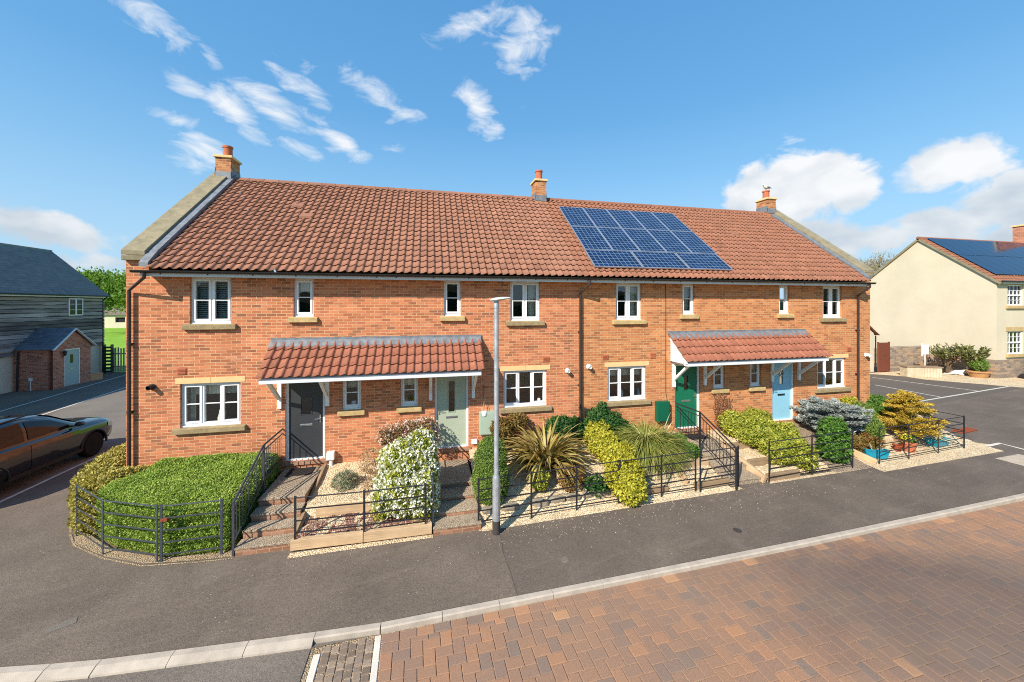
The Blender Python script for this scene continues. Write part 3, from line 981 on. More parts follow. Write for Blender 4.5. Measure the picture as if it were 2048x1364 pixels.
    # roof vents
    for vx, vs_ in {0: [(-4.0, 3.7), (-3.6, 3.0)], 3: [(11.9, 3.2)], 2: []}.get(hi, []):
        p = roof_pt(vx, vs_, 0.045)
        v = MB()
        v.prism([(p[1] - 0.16, p[2] - 0.13), (p[1] - 0.16, p[2] - 0.06), (p[1] + 0.1, p[2] + 0.09)], 'x', vx - 0.17, vx + 0.17)
        v.build('roof_vent', 'roof_tile', h, local=lc)


def coping(h, lc, xa, xb, lead_x0, lead_x1):
    m = MB()
    k = math.tan(PITCH)
    zz = lambda y, o: EAVE_Z + k * (y - EAVE_Y) + o
    n = 5
    ys = [-0.12 + (RIDGE_Y + 0.12) * i / n for i in range(n + 1)]
    for i in range(n):
        a, b = ys[i] + (0.004 if i else 0), ys[i + 1]
        m.prism([(a, zz(a, 0.12)), (b, zz(b, 0.12)), (b, zz(b, 0.235)), (a, zz(a, 0.235))], 'x', xa, xb)
    m.prism([(RIDGE_Y + 0.004, zz(RIDGE_Y, 0.12)), (8.0, 5.7), (8.0, 5.82), (RIDGE_Y + 0.004, zz(RIDGE_Y, 0.235))], 'x', xa, xb)
    m.box(xa + 0.003, xb - 0.003, -0.12, 0.0, zz(-0.12, 0.0), zz(-0.12, 0.115))
    m.build('coping', 'coping_stone', h, local=lc, bevel=0.012)
    l = MB()
    y0 = EAVE_Y + 0.1
    l.prism([(y0, zz(y0, 0.0)), (RIDGE_Y, zz(RIDGE_Y, 0.0)), (RIDGE_Y, zz(RIDGE_Y, 0.16)), (0.0, zz(0.0, 0.16)), (y0, zz(y0, 0.1))], 'x', lead_x0, lead_x1)
    l.build('flashing', 'lead', h, local=lc)


lc0, lc3 = (HOUSES[0]['base'], 0, 0), (HOUSES[3]['base'], 0, 0)
coping(house_obj[0], lc0, XL - 0.03, XL + 0.45, XL + 0.452, TL + 0.03)
coping(house_obj[3], lc3, XR - 0.45, XR + 0.03, TR - 0.03, XR - 0.452)
chimney(house_obj[0], lc0, -6.83, -6.38, 3.55, 4.15, 8.7, 9.66, 10.15, 0)
chimney(house_obj[1], (1.6, 0, 0), 4.12, 4.55, 3.5, 4.1, 8.6, 9.66, 10.17, 0)
chimney(house_obj[3], lc3, 15.12, 15.57, 3.5, 4.1, 8.7, 9.62, 10.1, 0)


def downpipe(h, lc, gx, px, zb, mat):
    m = MB()
    m.tube([(gx, -0.425, 5.53), (gx, -0.425, 5.42), (px, -0.075, 5.13), (px, -0.075, zb)], 0.036, 12)
    z = zb + 0.25
    while z < 5.2:
        m.cyl((px, -0.075), 0.045, z, z + 0.05, 12)
        m.box(px - 0.055, px + 0.055, -0.03, 0.0, z + 0.005, z + 0.045)
        z += 1.6
    m.build('downpipe', mat, h, local=lc, smooth=True)


downpipe(house_obj[0], lc0, -6.33, -6.84, 0.4, 'pipe_brown')
downpipe(house_obj[2], (7.3, 0, 0), 4.62, 4.47, 0.5, 'pipe_brown')
downpipe(house_obj[3], lc3, 15.3, 15.28, 0.4, 'pipe_brown')


def flue(h, lc, x, z, mat, r=0.06):
    MB().lathe((x, 0.0, z), [(r * 1.35, -0.012), (r * 1.35, -0.03), (r, -0.035), (r, -0.15), (r * 0.8, -0.16), (r * 0.8, -0.1)], 16, axis='Y').build('flue', mat, h, local=lc, smooth=True)


flue(house_obj[1], (1.6, 0, 0), 4.07, 2.82, 'plastic_white', 0.055)
flue(house_obj[2], (7.3, 0, 0), 4.76, 2.92, 'plastic_white', 0.06)
flue(house_obj[0], lc0, -6.42, 2.84, 'gutter_black', 0.055)
flue(house_obj[3], lc3, 15.72, 2.95, 'plastic_white', 0.06)
for hi, xs in ((0, [-5.82]), (1, [3.41]), (2, [5.32, 6.96]), (3, [14.95])):
    lc = (HOUSES[hi]['base'], 0, 0)
    for x in xs:
        v = MB().box(x - 0.1, x + 0.1, -0.012, 0.0, 3.1, 3.26)
        for k in range(4):
            v.box(x - 0.085, x + 0.085, -0.024, -0.0125, 3.115 + k * 0.035, 3.135 + k * 0.035)
        v.build('air_brick', 'pot_clay', house_obj[hi], local=lc)
# meter boxes, cables, white boiler terminal
def meter_box(h, lc, x0, x1, z0, z1, mat):
    m = MB().box(x0, x1, -0.16, 0.0, z0, z1)
    m.box(x0 + 0.02, x1 - 0.02, -0.172, -0.161, z0 + 0.02, z1 - 0.03)
    m.build('meter_box', mat, h, local=lc, bevel=0.012)


meter_box(house_obj[1], (1.6, 0, 0), 1.41, 1.84, 1.13, 1.77, 'box_sage')
meter_box(house_obj[2], (7.3, 0, 0), 7.03, 7.46, 1.12, 1.74, 'box_green')
MB().tube([(1.55, -0.06, 1.12), (1.55, -0.06, 0.5)], 0.016, 8).build('cable_duct', 'planter_wood', house_obj[1], local=(1.6, 0, 0))
MB().tube([(7.41, -0.012, 5.45), (7.41, -0.012, 2.0), (7.46, -0.012, 1.75)], 0.008, 6).build('cable', 'pipe_brown', house_obj[2], local=(7.3, 0, 0))
MB().box(1.2, 1.36, -0.06, 0.0, 0.86, 0.99).build('outside_socket', 'plastic_white', house_obj[1], local=(1.6, 0, 0), bevel=0.008)
t = MB().box(-2.56, -2.37, -0.16, 0.0, 0.78, 0.98)
t.tube([(-2.46, -0.08, 0.78), (-2.46, -0.08, 0.5)], 0.05, 12)
t.build('boiler_terminal', 'plastic_white', house_obj[0], local=lc0, bevel=0.015)
MB().box(12.62, 12.76, -0.12, 0, 0.72, 0.98).build('boiler_terminal', 'plastic_white', house_obj[3], local=lc3, bevel=0.015)


# ---- the two shared porch canopies
def canopy(label, x0, x1, brackets, seed, left_barge, right_barge):
    c = ((x0 + x1) / 2, 0, 2.95)
    o = thing('porch_canopy', label, 'porch canopy', c, group='tiled porch canopies on the terrace')
    P, ZT, ZB = 0.92, 3.84, 3.075
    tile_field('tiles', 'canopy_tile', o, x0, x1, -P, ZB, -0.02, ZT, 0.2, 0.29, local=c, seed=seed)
    k = (ZT - ZB) / (P - 0.02)
    m = MB()
    m.box(x0 - 0.0, x1 + 0.02, -0.035, 0.0, ZT + 0.02, ZT + 0.11)
    nseg = int((x1 - x0) / 0.1)
    n0 = len(m.v)
    vs = []
    for i in range(nseg + 1):
        x = x0 + (x1 - x0) * i / nseg
        wv = 0.006 * math.sin(i * math.pi)
        h = 0.05 + 0.014 * abs(math.sin(i * math.pi / 2))
        vs += [(x, -0.036, ZT + 0.03 + 0.03), (x, -0.2, ZT - k * 0.18 + h + 0.014), (x, -0.202, ZT - k * 0.18 + 0.0)]
    m.add(vs, [(3 * i, 3 * i + 3, 3 * i + 4, 3 * i + 1) for i in range(nseg)] + [(3 * i + 1, 3 * i + 4, 3 * i + 5, 3 * i + 2) for i in range(nseg)])
    m.build('flashing', 'lead', o, local=c)
    a, b = x0 + 0.06, x1 - 0.1
    f = MB().box(a, b, -P + 0.035, -P + 0.06, 2.955, 3.065)
    f.box(a, b, -P + 0.0602, -0.002, 3.0, 3.015)
    f.build('fascia', 'fascia_white', o, local=c)
    for on, xx in ((left_barge, a), (right_barge, b - 0.025)):
        if on:
            MB().prism([(-P + 0.0605, 2.955), (-P + 0.0605, 3.06), (-0.003, ZT - 0.04), (-0.003, ZT - 0.16), (-P + 0.22, 2.955)], 'x', xx, xx + 0.025).build('bargeboard', 'paint_white', o, local=c)
    MB().prism([(-P + 0.062, 3.02), (-0.003, 3.02), (-0.003, ZT - 0.05), (-P + 0.062, ZB - 0.02)], 'x', a + 0.03, b - 0.03).build('soffit', 'fascia_white', o, local=c)
    for bx in brackets:
        q = MB().box(bx - 0.045, bx + 0.045, -0.06, -0.002, 2.16, 2.998)
        q.bar((bx, -0.075, 2.42), (bx, -0.72, 2.96), 0.07, 0.075, up=(0, -0.6, -0.8))
        q.box(bx - 0.035, bx + 0.035, -0.8, -0.0605, 2.93, 2.997)
        q.build('bracket', 'paint_white', o, local=c)
    return o


canopy('red tiled porch canopy over the charcoal and sage green doors with white brackets', -3.88, 1.46, (-3.68, -2.56, 0.07, 1.25), 51, False, False)
canopy('red tiled porch canopy over the dark green and sky blue doors with white brackets', 7.5, 12.95, (7.7, 8.85, 11.53, 12.66), 52, True, False)

# ---- thirteen solar panels on the third house's roof
def solar_panel(label, x0, x1, s0, s1):
    w, l = x1 - x0, s1 - s0
    e = thing('solar_panel', label, 'solar panel', roof_pt((x0 + x1) / 2, (s0 + s1) / 2, 0.13), group='solar panels on the terrace roof')
    e.rotation_euler = (PITCH, 0, 0)
    fr = MB()
    f, t_ = 0.028, 0.04
    fr.box(-w / 2, w / 2, -l / 2, -l / 2 + f, -t_, 0.0).box(-w / 2, w / 2, l / 2 - f, l / 2, -t_, 0.0)
    fr.box(-w / 2, -w / 2 + f, -l / 2 + f, l / 2 - f, -t_, 0.0).box(w / 2 - f, w / 2, -l / 2 + f, l / 2 - f, -t_, 0.0)
    fr.build('frame', 'cells_frame', e)
    MB().box(-w / 2 + f, w / 2 - f, -l / 2 + f, l / 2 - f, -0.03, -0.006).build('cells', 'solar_cells', e)


ORD = ['leftmost', 'second from left', 'middle', 'second from right', 'rightmost']
S_ROWS = [(3.0, 4.58), (1.4, 2.98)]
for ri, (s0, s1) in enumerate(S_ROWS):
    for k in range(5):
        xa = 4.9 + k * 0.993
        solar_panel('upright blue solar panel, %s in the %s row of the roof array' % (ORD[k], ('top', 'middle')[ri]), xa + 0.006, xa + 0.985, s0, s1)
for k in range(3):
    xa = 4.88 + k * 1.645
    solar_panel('sideways blue solar panel, %s of the three in the bottom row of the array' % ('leftmost', 'middle', 'rightmost')[k], xa + 0.006, xa + 1.62, 0.4, 1.37)

# ================================================================== ground
def sheet(name, poly, z, mat, kind='structure', thick=0.0):
    m = MB()
    n = len(poly)
    m.add([(x, y, z) for x, y in poly], [tuple(range(n))])
    if thick:
        m.add([(x, y, z) for x, y in poly] + [(x, y, z - thick) for x, y in poly], [(i, (i + 1) % n, (i + 1) % n + n, i + n) for i in range(n)])
    o = m.build(name, mat)
    return tag(o, kind=kind)


KERB = [(-14.0, -3.2), (-9.5, -3.75), (-7.0, -4.08), (-5.52, -4.29), (-4.91, -4.38), (-4.3, -4.45), (-3.42, -4.51), (-2.49, -4.57), (-1.6, -4.62), (-0.69, -4.66), (2.93, -4.57), (7.4, -4.45), (13.4, -4.22), (20.0, -3.95), (34.0, -3.4)]
Z_ROAD = -0.07
sheet('ground', [(-900, -300), (900, -300), (900, 1500), (-900, 1500)], -0.16, 'field_grass')
foot = [(p[0], p[1] + 0.02) for p in KERB] + [(60, -3.0), (60, 26), (15.97, 26), (15.97, 7.7), (-7.0, 7.7), (-7.0, 21.6), (-40, 21.6), (-40, -3.0)]
sheet('footway', foot, 0.0, 'asphalt_footway', thick=0.15)
sheet('lane', [(-30, 2.0), (-10.12, 2.0), (-10.12, 7.5), (-7.6, 7.6), (-7.6, 21.5), (-16.9, 21.5), (-16.9, 12), (-15.5, 8.5), (-30, 5)], 0.004, 'asphalt_lane')
sheet('car_park', [(19.0, -1.2), (21.5, 1.2), (24.0, 2.6), (36, 4.4), (60, 5), (60, 25), (16.1, 25), (16.1, 1.6), (17.9, 1.2), (17.9, -1.5)], 0.004, 'asphalt_park')
sheet('road', [(-40, -3.0), (-14.0, -3.3)] + [(p[0], p[1] - 0.12) for p in KERB[1:10]] + [(-1.62, -4.8), (-1.62, -30), (-40, -30)], Z_ROAD, 'asphalt_road')
sheet('road_bed', [(-1.7, -4.65)] + [(p[0], p[1] - 0.05) for p in KERB[9:]] + [(34, -30), (-1.7, -30)], Z_ROAD - 0.012, 'gravel_dust')


def kerb_run():
    m = MB()
    pts = [Vector((p[0], p[1], 0)) for p in KERB]
    # walk along in lengths of about 0.9 m
    seg = []
    for a, b in zip(pts[:-1], pts[1:]):
        n = max(1, round((b - a).length / 0.915))
        seg += [a.lerp(b, i / n) for i in range(n)]
    seg.append(pts[-1])
    for i in range(len(seg) - 1):
        a, b = seg[i], seg[i + 1]
        d = (b - a).normalized()
        nrm = Vector((d.y, -d.x, 0))
        a2, b2 = a + d * 0.004, b - d * 0.004
        low = b.x < -1.4
        prof = [(0.0, -0.14), (0.0, 0.006), (0.088, 0.006), (0.108, -0.01), (0.114, -0.14)] if not low else [(0.0, -0.14), (0.0, 0.006), (0.085, 0.0), (0.18, -0.045), (0.195, -0.14)]
        vs = [a2 + nrm * q + Vector((0, 0, z)) for q, z in prof] + [b2 + nrm * q + Vector((0, 0, z)) for q, z in prof]
        n = len(prof)
        m.add(vs, [(k, k + 1, n + k + 1, n + k) for k in range(n - 1)] + [tuple(range(n)), tuple(range(n, 2 * n))])
    tag(m.build('kerb', 'kerb_concrete'), kind='structure')


kerb_run()
KD = Vector((11.0, 0.34, 0)).normalized()      # direction of the kerb on the straight
KN = Vector((KD.y, -KD.x, 0))
ORG = Vector((-0.66, -4.785, Z_ROAD))


def rp(a, b, z=0.0):
    p = ORG + KD * a + KN * b
    return (p.x, p.y, p.z + z)


def block(m, a0, a1, b0, b1, tint, g=0.006, h=0.03, ch=0.007, jit=0.0):
    a0, a1, b0, b1 = a0 + g / 2, a1 - g / 2, b0 + g / 2, b1 - g / 2
    dz = random.uniform(-0.002, 0.002)
    lo = [rp(a0, b0, -h), rp(a1, b0, -h), rp(a1, b1, -h), rp(a0, b1, -h)]
    md = [rp(a0, b0, -ch + dz), rp(a1, b0, -ch + dz), rp(a1, b1, -ch + dz), rp(a0, b1, -ch + dz)]
    j = [random.uniform(-jit, jit) for _ in range(8)]
    up = [rp(a0 + ch + j[0], b0 + ch + j[1], dz), rp(a1 - ch + j[2], b0 + ch + j[3], dz), rp(a1 - ch + j[4], b1 - ch + j[5], dz), rp(a0 + ch + j[6], b1 - ch + j[7], dz)]
    m.add(lo + md + up, [(8, 9, 10, 11)] + [(k, (k + 1) % 4, (k + 1) % 4 + 4, k + 4) for k in range(4)] + [(k + 4, (k + 1) % 4 + 4, (k + 1) % 4 + 8, k + 8) for k in range(4)], tint)


def block_paving():
    m = MB()
    U = 0.083
    rng = random.Random(5)
    NA, NB = 260, 66
    a = 0.0
    while a < NA * U:       # a border course against the kerb
        w = 0.25
        block(m, a, a + w, 0.0, 0.165, min(1, max(0, rng.gauss(.6, .25))))
        a += w
    # 90-degree herringbone of 3 x 2 blocks
    A1, B1 = NA * U, 0.165 + NB * U
    for k in range(-140, 240):
        for j in range(-140, 140):
            for (a, b, w, l) in ((2 * k + 3 * j, 2 * k - 3 * j, 3, 2), (2 * k + 3 * j, 2 * k - 3 * j + 2, 2, 3)):
                a0, a1 = max(a, 0) * U, min(a + w, NA) * U
                b0, b1 = .165 + max(b, 0) * U, .165 + min(b + l, NB) * U
                if a1 - a0 < .04 or b1 - b0 < .04:
                    continue
                t = rng.gauss(0.52, 0.16)
                if rng.random() < .07:
                    t = rng.uniform(0, .15)
                block(m, a0, a1, b0, b1, min(1, max(0, t)))
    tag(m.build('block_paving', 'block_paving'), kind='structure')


block_paving()


def setts_and_edging():
    m = MB()
    for i in range(24):
        b0 = 0.0 + i * 0.105
        off = 0.05 if i % 2 else 0.0
        wid = 0.115
        a = -0.79 - 0.0
        for k in range(6):
            a0 = a + k * wid
            sh = random.uniform(-0.01, 0.01)
            block(m, a0, a0 + wid, b0 + (0.05 if k % 2 else 0) + sh, b0 + 0.105 + (0.05 if k % 2 else 0) + sh, random.uniform(0, 1), 0.008, 0.03, 0.01, 0.005)
    tag(m.build('setts', 'sett_stone'), kind='structure')
    for nm, a0, a1, st in (('edging_strip', -0.1, -0.005, 0.0), ('edging_strip', -0.9, -0.8, 0.1)):
        e = MB()
        b = st
        while b < 3.0:
            block(e, a0, a1, b, b + 0.42, 0.5, 0.006, 0.03, 0.008)
            b += 0.42
        tag(e.build(nm, 'edging_concrete'), kind='structure')


setts_and_edging()


def strip(name, pts, w, z, mat):
    m = MB()
    P = [Vector((p[0], p[1], 0)) for p in pts]
    vs = []
    for i, p in enumerate(P):
        d = (P[min(i + 1, len(P) - 1)] - P[max(i - 1, 0)]).normalized()
        n = Vector((-d.y, d.x, 0)) * w / 2
        vs += [(p.x + n.x, p.y + n.y, z), (p.x - n.x, p.y - n.y, z)]
    m.add(vs, [(2 * i, 2 * i + 1, 2 * i + 3, 2 * i + 2) for i in range(len(P) - 1)])
    return tag(m.build(name, mat), kind='structure')


strip('lane_line', [(-18.6, 9.7), (-18.76, 10.83), (-20.06, 19.69), (-20.2, 21.4)], 0.1, 0.008, 'line_white')
strip('lane_line', [(-15.2, 2.0), (-16.3, 9.15), (-17.08, 15.31), (-17.5, 19.5)], 0.1, 0.008, 'line_white')
strip('lane_line', [(-10.13, -0.3), (-10.17, 3.16), (-10.1, 7.4)], 0.09, 0.009, 'line_white')
strip('bay_line', [(28.57, 8.25), (29.8, 4.03)], 0.1, 0.008, 'line_white')
strip('bay_line', [(26.05, 6.46), (25.96, 3.5)], 0.1, 0.008, 'line_white')
strip('bay_line', [(18.2, 2.35), (22.95, 2.96), (35.18, 4.7), (44, 5.9)], 0.1, 0.0085, 'line_white')
strip('path_edging', [(18.5, -1.75), (19.3, -1.67), (19.25, -2.3), (19.2, -4.0)], 0.12, 0.008, 'edging_concrete')
strip('footway_edge', [(-7.67, -0.43), (-7.3, -0.95), (-6.88, -1.42), (-5.98, -2.02), (-5.11, -2.42), (-4.18, -2.52), (-3.6, -2.55)], 0.035, 0.008, 'gravel_dust')


# ---- covers in the footway
def cover(label, x, y, rad=None, size=None, rz=0.0, mat='iron'):
    e = thing('access_cover', label, 'access cover', (x, y, 0.0), rz, group=None)
    m = MB()
    if rad:
        m.lathe((0, 0, 0), [(rad, -0.01), (rad, 0.006), (rad * 0.9, 0.007), (rad * 0.88, 0.004)], 24)
        m.build('lid', mat, e)
    else:
        w, l = size
        m.box(-w / 2, w / 2, -l / 2, l / 2, -0.01, 0.006)
        m.build('lid', mat, e)
        if mat.startswith('asph'):
            return e
        r = MB()
        k = int(w / 0.06)
        for i in range(k):
            r.box(-w / 2 + 0.03 + i * 0.06, -w / 2 + 0.055 + i * 0.06, -l / 2 + 0.03, l / 2 - 0.03, 0.0062, 0.011)
        r.build('ribs', 'kerb_concrete' if mat.startswith('asph') else mat, e)
    return e


cover('small round dark iron cover in the footway right of the lamp post', 6.42, -3.89, rad=0.085)
cover('small pale round cover in the footway in front of the lamp post', 2.51, -3.96, rad=0.075, mat='asphalt_lane')
cover('small oblong pale grey cover in the footway at lower left', -5.35, -3.66, size=(0.3, 0.16), rz=R(30), mat='asphalt_lane')
cover('large pale mottled square cover in the footway by the car park corner', 17.9, -2.85, size=(1.2, 0.75), rz=R(3), mat='kerb_concrete')


# ---- garden beds: gravel surfaces rising from the footway to the wall
def fence_y(x):
    return -2.62 + 0.041 * (x + 2.5)


def bed(name, x0, x1, prof, mat, nx=24, amp=0.015, kind='structure', seed=1):
    """prof: list of (y offset behind the fence line as 0..1, z)"""
    rng = np.random.default_rng(seed)
    V, F = [], []
    rows = []
    sub = []
    for (t0, z0), (t1, z1) in zip(prof[:-1], prof[1:]):
        k = max(1, int(abs(t1 - t0) * 14))
        for i in range(k):
            sub.append((t0 + (t1 - t0) * i / k, z0 + (z1 - z0) * i / k))
    sub.append(prof[-1])
    for (t, z) in sub:
        for i in range(nx + 1):
            x = x0 + (x1 - x0) * i / nx
            yf = fence_y(x) + 0.02
            y = yf + (0.0 - yf) * t
            zz = z + (rng.normal(0, amp) if 0 < t < 1 else 0)
            V.append((x, y, zz))
    for r in range(len(sub) - 1):
        for i in range(nx):
            a = r * (nx + 1) + i
            F.append((a, a + 1, a + nx + 2, a + nx + 1))
    o = tinted_mesh(name, V, F, np.full(len(F), .5), mat, smooth=True)
    return tag(o, kind=kind)


bed('gravel_bed', -2.58, 0.1, [(0, 0.2), (0.3, 0.24), (0.301, 0.42), (0.75, 0.5), (1, 0.64)], 'gravel_cream', seed=2)
bed('slate_bed', -2.56, 0.08, [(0.01, 0.215), (0.29, 0.25)], 'gravel_plum', seed=3)
bed('gravel_bed', 1.12, 7.72, [(-0.12, 0.004), (0, 0.05), (0.12, 0.16), (0.45, 0.36), (0.8, 0.6), (1, 0.72)], 'gravel_cream', nx=50, seed=4)
bed('gravel_bed', 8.95, 11.35, [(0, 0.04), (0.04, 0.13), (0.28, 0.17), (0.281, 0.32), (0.62, 0.36), (0.621, 0.52), (1, 0.66)], 'gravel_cream', seed=5)
bed('gravel_bed', 12.75, 18.4, [(-0.25, 0.004), (0, 0.03), (0.3, 0.1), (0.6, 0.22), (1, 0.6)], 'gravel_cream', nx=40, seed=6)
sheet('soil_bed', [(-6.62, -1.2), (-6.0, -1.75), (-4.92, -2.26), (-3.66, -2.32), (-3.6, -0.02), (-6.9, -0.02)], 0.02, 'soil')
sheet('soil_border', [(-7.6, -0.45), (-6.9, -1.38), (-6.0, -1.96), (-5.1, -2.37), (-4.18, -2.47), (-3.6, -2.5), (-3.6, -2.3), (-4.9, -2.2), (-6.0, -1.7), (-6.8, -1.1), (-6.98, -0.02), (-6.98, 1.9), (-8.0, 2.0), (-8.05, .6)], 0.012, 'gravel_dust')
sheet('gravel_verge', [(-2.6, -2.78), (0.1, -2.73), (0.1, -2.6), (-2.6, -2.62)], 0.006, 'gravel_cream')
sheet('gravel_verge', [(1.05, -2.72), (4.0, -2.58), (8.0, -2.42), (8.0, -2.28), (4.0, -2.4), (1.05, -2.5)], 0.006, 'gravel_cream')
sheet('gravel_verge', [(8.95, -2.34), (12.4, -2.2), (12.4, -2.08), (8.95, -2.22)], 0.006, 'gravel_cream')
sheet('gravel_verge', [(13.15, -2.17), (18.9, -1.72), (17.6, -0.6), (17.4, 0.6), (16.9, 1.4), (15.97, 1.4), (15.97, -1.0), (13.2, -1.9)], 0.007, 'gravel_cream')
# paths to the green and blue doors
m = MB()
def slope_path(name, x0, x1, prof, mat):
    m = MB()
    vs = []
    for y, z in prof:
        vs += [(x0, y, z), (x1, y, z)]
    n = len(prof)
    m.add(vs, [(2 * i, 2 * i + 1, 2 * i + 3, 2 * i + 2) for i in range(n - 1)])
    m.add(vs + [(x0, y, -0.1) for y, z in prof] + [(x1, y, -0.1) for y, z in prof],
          [(2 * i, 2 * i + 2, 2 * n + i + 1, 2 * n + i) for i in range(n - 1)] + [(2 * i + 1, 2 * i + 3, 3 * n + i + 1, 3 * n + i) for i in range(n - 1)])
    return tag(m.build(name, mat), kind='structure')


slope_path('path', 11.38, 12.72, [(-2.2, 0.006), (-1.4, 0.22), (-0.7, 0.5), (0.0, 0.68)], 'gravel_path')


# loose pale stones that have rolled onto the footway
def scattered_gravel():
    rng = np.random.default_rng(17)
    n = 900
    x = np.concatenate([rng.uniform(-2.6, 14.5, n // 2), rng.normal(6.5, 2.0, n // 4), rng.normal(2.6, .9, n - n // 2 - n // 4)])
    y = np.array([fence_y(q) for q in x]) - .12 - np.abs(rng.normal(0, .42, n))
    y = np.maximum(y, -4.5)
    sz = rng.uniform(.003, .010, n)
    D = np.array([(1, 0, 0), (0, 1, 0), (-1, 0, 0), (0, -1, 0), (.6, .6, .9), (-.6, .6, .9), (-.6, -.6, .9), (.6, -.6, .9)])
    P = np.stack([x, y, np.full(n, .004)], 1)
    ang = rng.uniform(0, 6.28, n)
    c, s = np.cos(ang), np.sin(ang)
    V = np.zeros((n, 8, 3))
    for i in range(8):
        dx, dy, dz = D[i]
        V[:, i, 0] = P[:, 0] + sz * (dx * c - dy * s)
        V[:, i, 1] = P[:, 1] + sz * (dx * s + dy * c)
        V[:, i, 2] = P[:, 2] + sz * dz
    F0 = np.array([(0, 1, 4, 7), (1, 2, 5, 4), (2, 3, 6, 5), (3, 0, 7, 6), (4, 5, 6, 7)])
    F = (np.arange(n)[:, None, None] * 8 + F0[None]).reshape(-1, 4)
    o = tinted_mesh('scattered_gravel', V.reshape(-1, 3), F, np.repeat(rng.uniform(0, 1, n), 5), 'pebble')
    tag(o, 'loose pale stones scattered over the dark footway along the fences', 'gravel', kind='stuff')


tint_mat('pebble', [(0, S(150, 130, 106)), (1, S(204, 190, 168))], 0.9, 0.15)
scattered_gravel()


def added_ridge():
    """unseen dark ridge added behind the viewer, so the windows mirror something dark"""
    m = MB()
    xs = np.linspace(-160, 160, 60)
    vs = []
    for i, x in enumerate(xs):
        h = 7.5 + 2.0 * math.sin(i * .9) + 1.2 * math.sin(i * 2.3)
        vs += [(x, -62, -.2), (x, -66, h * .8), (x, -72, h), (x, -100, -.2)]
    n = len(xs)
    for a in range(3):
        m.add(vs, [(4 * i + a, 4 * i + 4 + a, 4 * i + 5 + a, 4 * i + 1 + a) for i in range(n - 1)])
    tag(m.build('added_ridge', 'added_ridge_dark', smooth=True), kind='structure')


plain('added_ridge_dark', S(70, 74, 56), 0.95, 0.1, var=0.3, scale=0.6, bumpy=0.6, fine=2)
added_ridge()  # added out of view to keep the window reflections dark

# ================================================================== steps, rails and fences
def steps(label, x0, x1, levels, depth_to_wall=-0.036, riser='brick_step'):
    """levels: list of (front y, top z) from the footway up"""
    c = ((x0 + x1) / 2, levels[0][0], 0)
    o = thing('garden_steps', label, 'steps', c, group='brick steps up to front doors')
    for i, (yf, zt) in enumerate(levels):
        yb = levels[i + 1][0] - 0.001 if i + 1 < len(levels) else depth_to_wall
        w = 0.012 * (len(levels) - i)
        s = MB().box(x0 - w, x1 + w, yf + 0.012, yb, -0.05, zt - 0.045).build('step', riser, o, local=c, bevel=0.006)
        MB().box(x0 - w - 0.008, x1 + w + 0.008, yf, yb, zt - 0.0445, zt).build('tread', 'slab_concrete', s, local=c, bevel=0.01)
    return o


steps('flight of four brick steps climbing to the charcoal front door', -3.55, -2.66, [(-2.5, 0.16), (-2.2, 0.31), (-1.89, 0.46), (-1.56, 0.61)])
steps('flight of four brick steps climbing to the sage green front door', 0.16, 1.06, [(-2.68, 0.16), (-2.28, 0.26), (-1.82, 0.36), (-1.4, 0.46)])
steps('short flight of worn grey steps below the dark green front door', 7.86, 8.72, [(-2.22, 0.14), (-1.75, 0.3), (-1.3, 0.46), (-0.85, 0.62)], riser='slab_concrete')


def handrail(label, x, pts, post_z, mat, gap=0.115, bot=0.78):
    """pts: (y, z) of the top rail from the wall outwards"""
    c = (x, pts[-1][0], post_z[-1][1])
    o = thing('handrail', label, 'handrail', c, group='metal handrails beside the front steps')
    P = lambda q, dz=0.0: (x, q[0], q[1] + dz)
    m = MB()
    m.tube([P(q) for q in pts], 0.021, 10)
    m.build('top_rail', mat, o, local=c, smooth=True)
    MB().tube([P(q, -gap) for q in pts], 0.014, 8).build('middle_rail', mat, o, local=c, smooth=True)
    MB().tube([P(q, -bot) for q in pts], 0.014, 8).build('bottom_rail', mat, o, local=c, smooth=True)
    for (y, zb) in post_z:
        zt = np.interp(-y, [-q[0] for q in pts], [q[1] for q in pts])
        MB().box(x - 0.02, x + 0.02, y - 0.02, y + 0.02, zb, zt).build('post', mat, o, local=c)
    b = MB()
    y = pts[0][0] - 0.1
    while y > pts[-1][0] + 0.05:
        zt = np.interp(-y, [-q[0] for q in pts], [q[1] for q in pts])
        MB().tube([(x, y, zt - gap), (x, y, zt - bot)], 0.0075, 6).build('baluster', mat, o, local=c)
        y -= 0.125


handrail('grey handrail with balusters by the big green hedge, left of the charcoal door', -3.62, [(-0.01, 1.63), (-1.14, 1.63), (-2.5, 1.02)], [(-1.14, 0.55), (-2.48, 0.02)], 'rail_metal')
handrail('grey handrail with balusters behind the white flowering shrub, by the sage green door', 0.1, [(-0.01, 1.6), (-1.14, 1.6), (-2.5, 0.98)], [(-1.14, 0.4), (-2.48, 0.02)], 'rail_metal')
handrail('black handrail with balusters running down from the dark green door', 7.78, [(-0.01, 1.63), (-1.1, 1.65), (-2.45, 1.08)], [(-1.1, 0.4), (-2.43, 0.02)], 'black_metal')


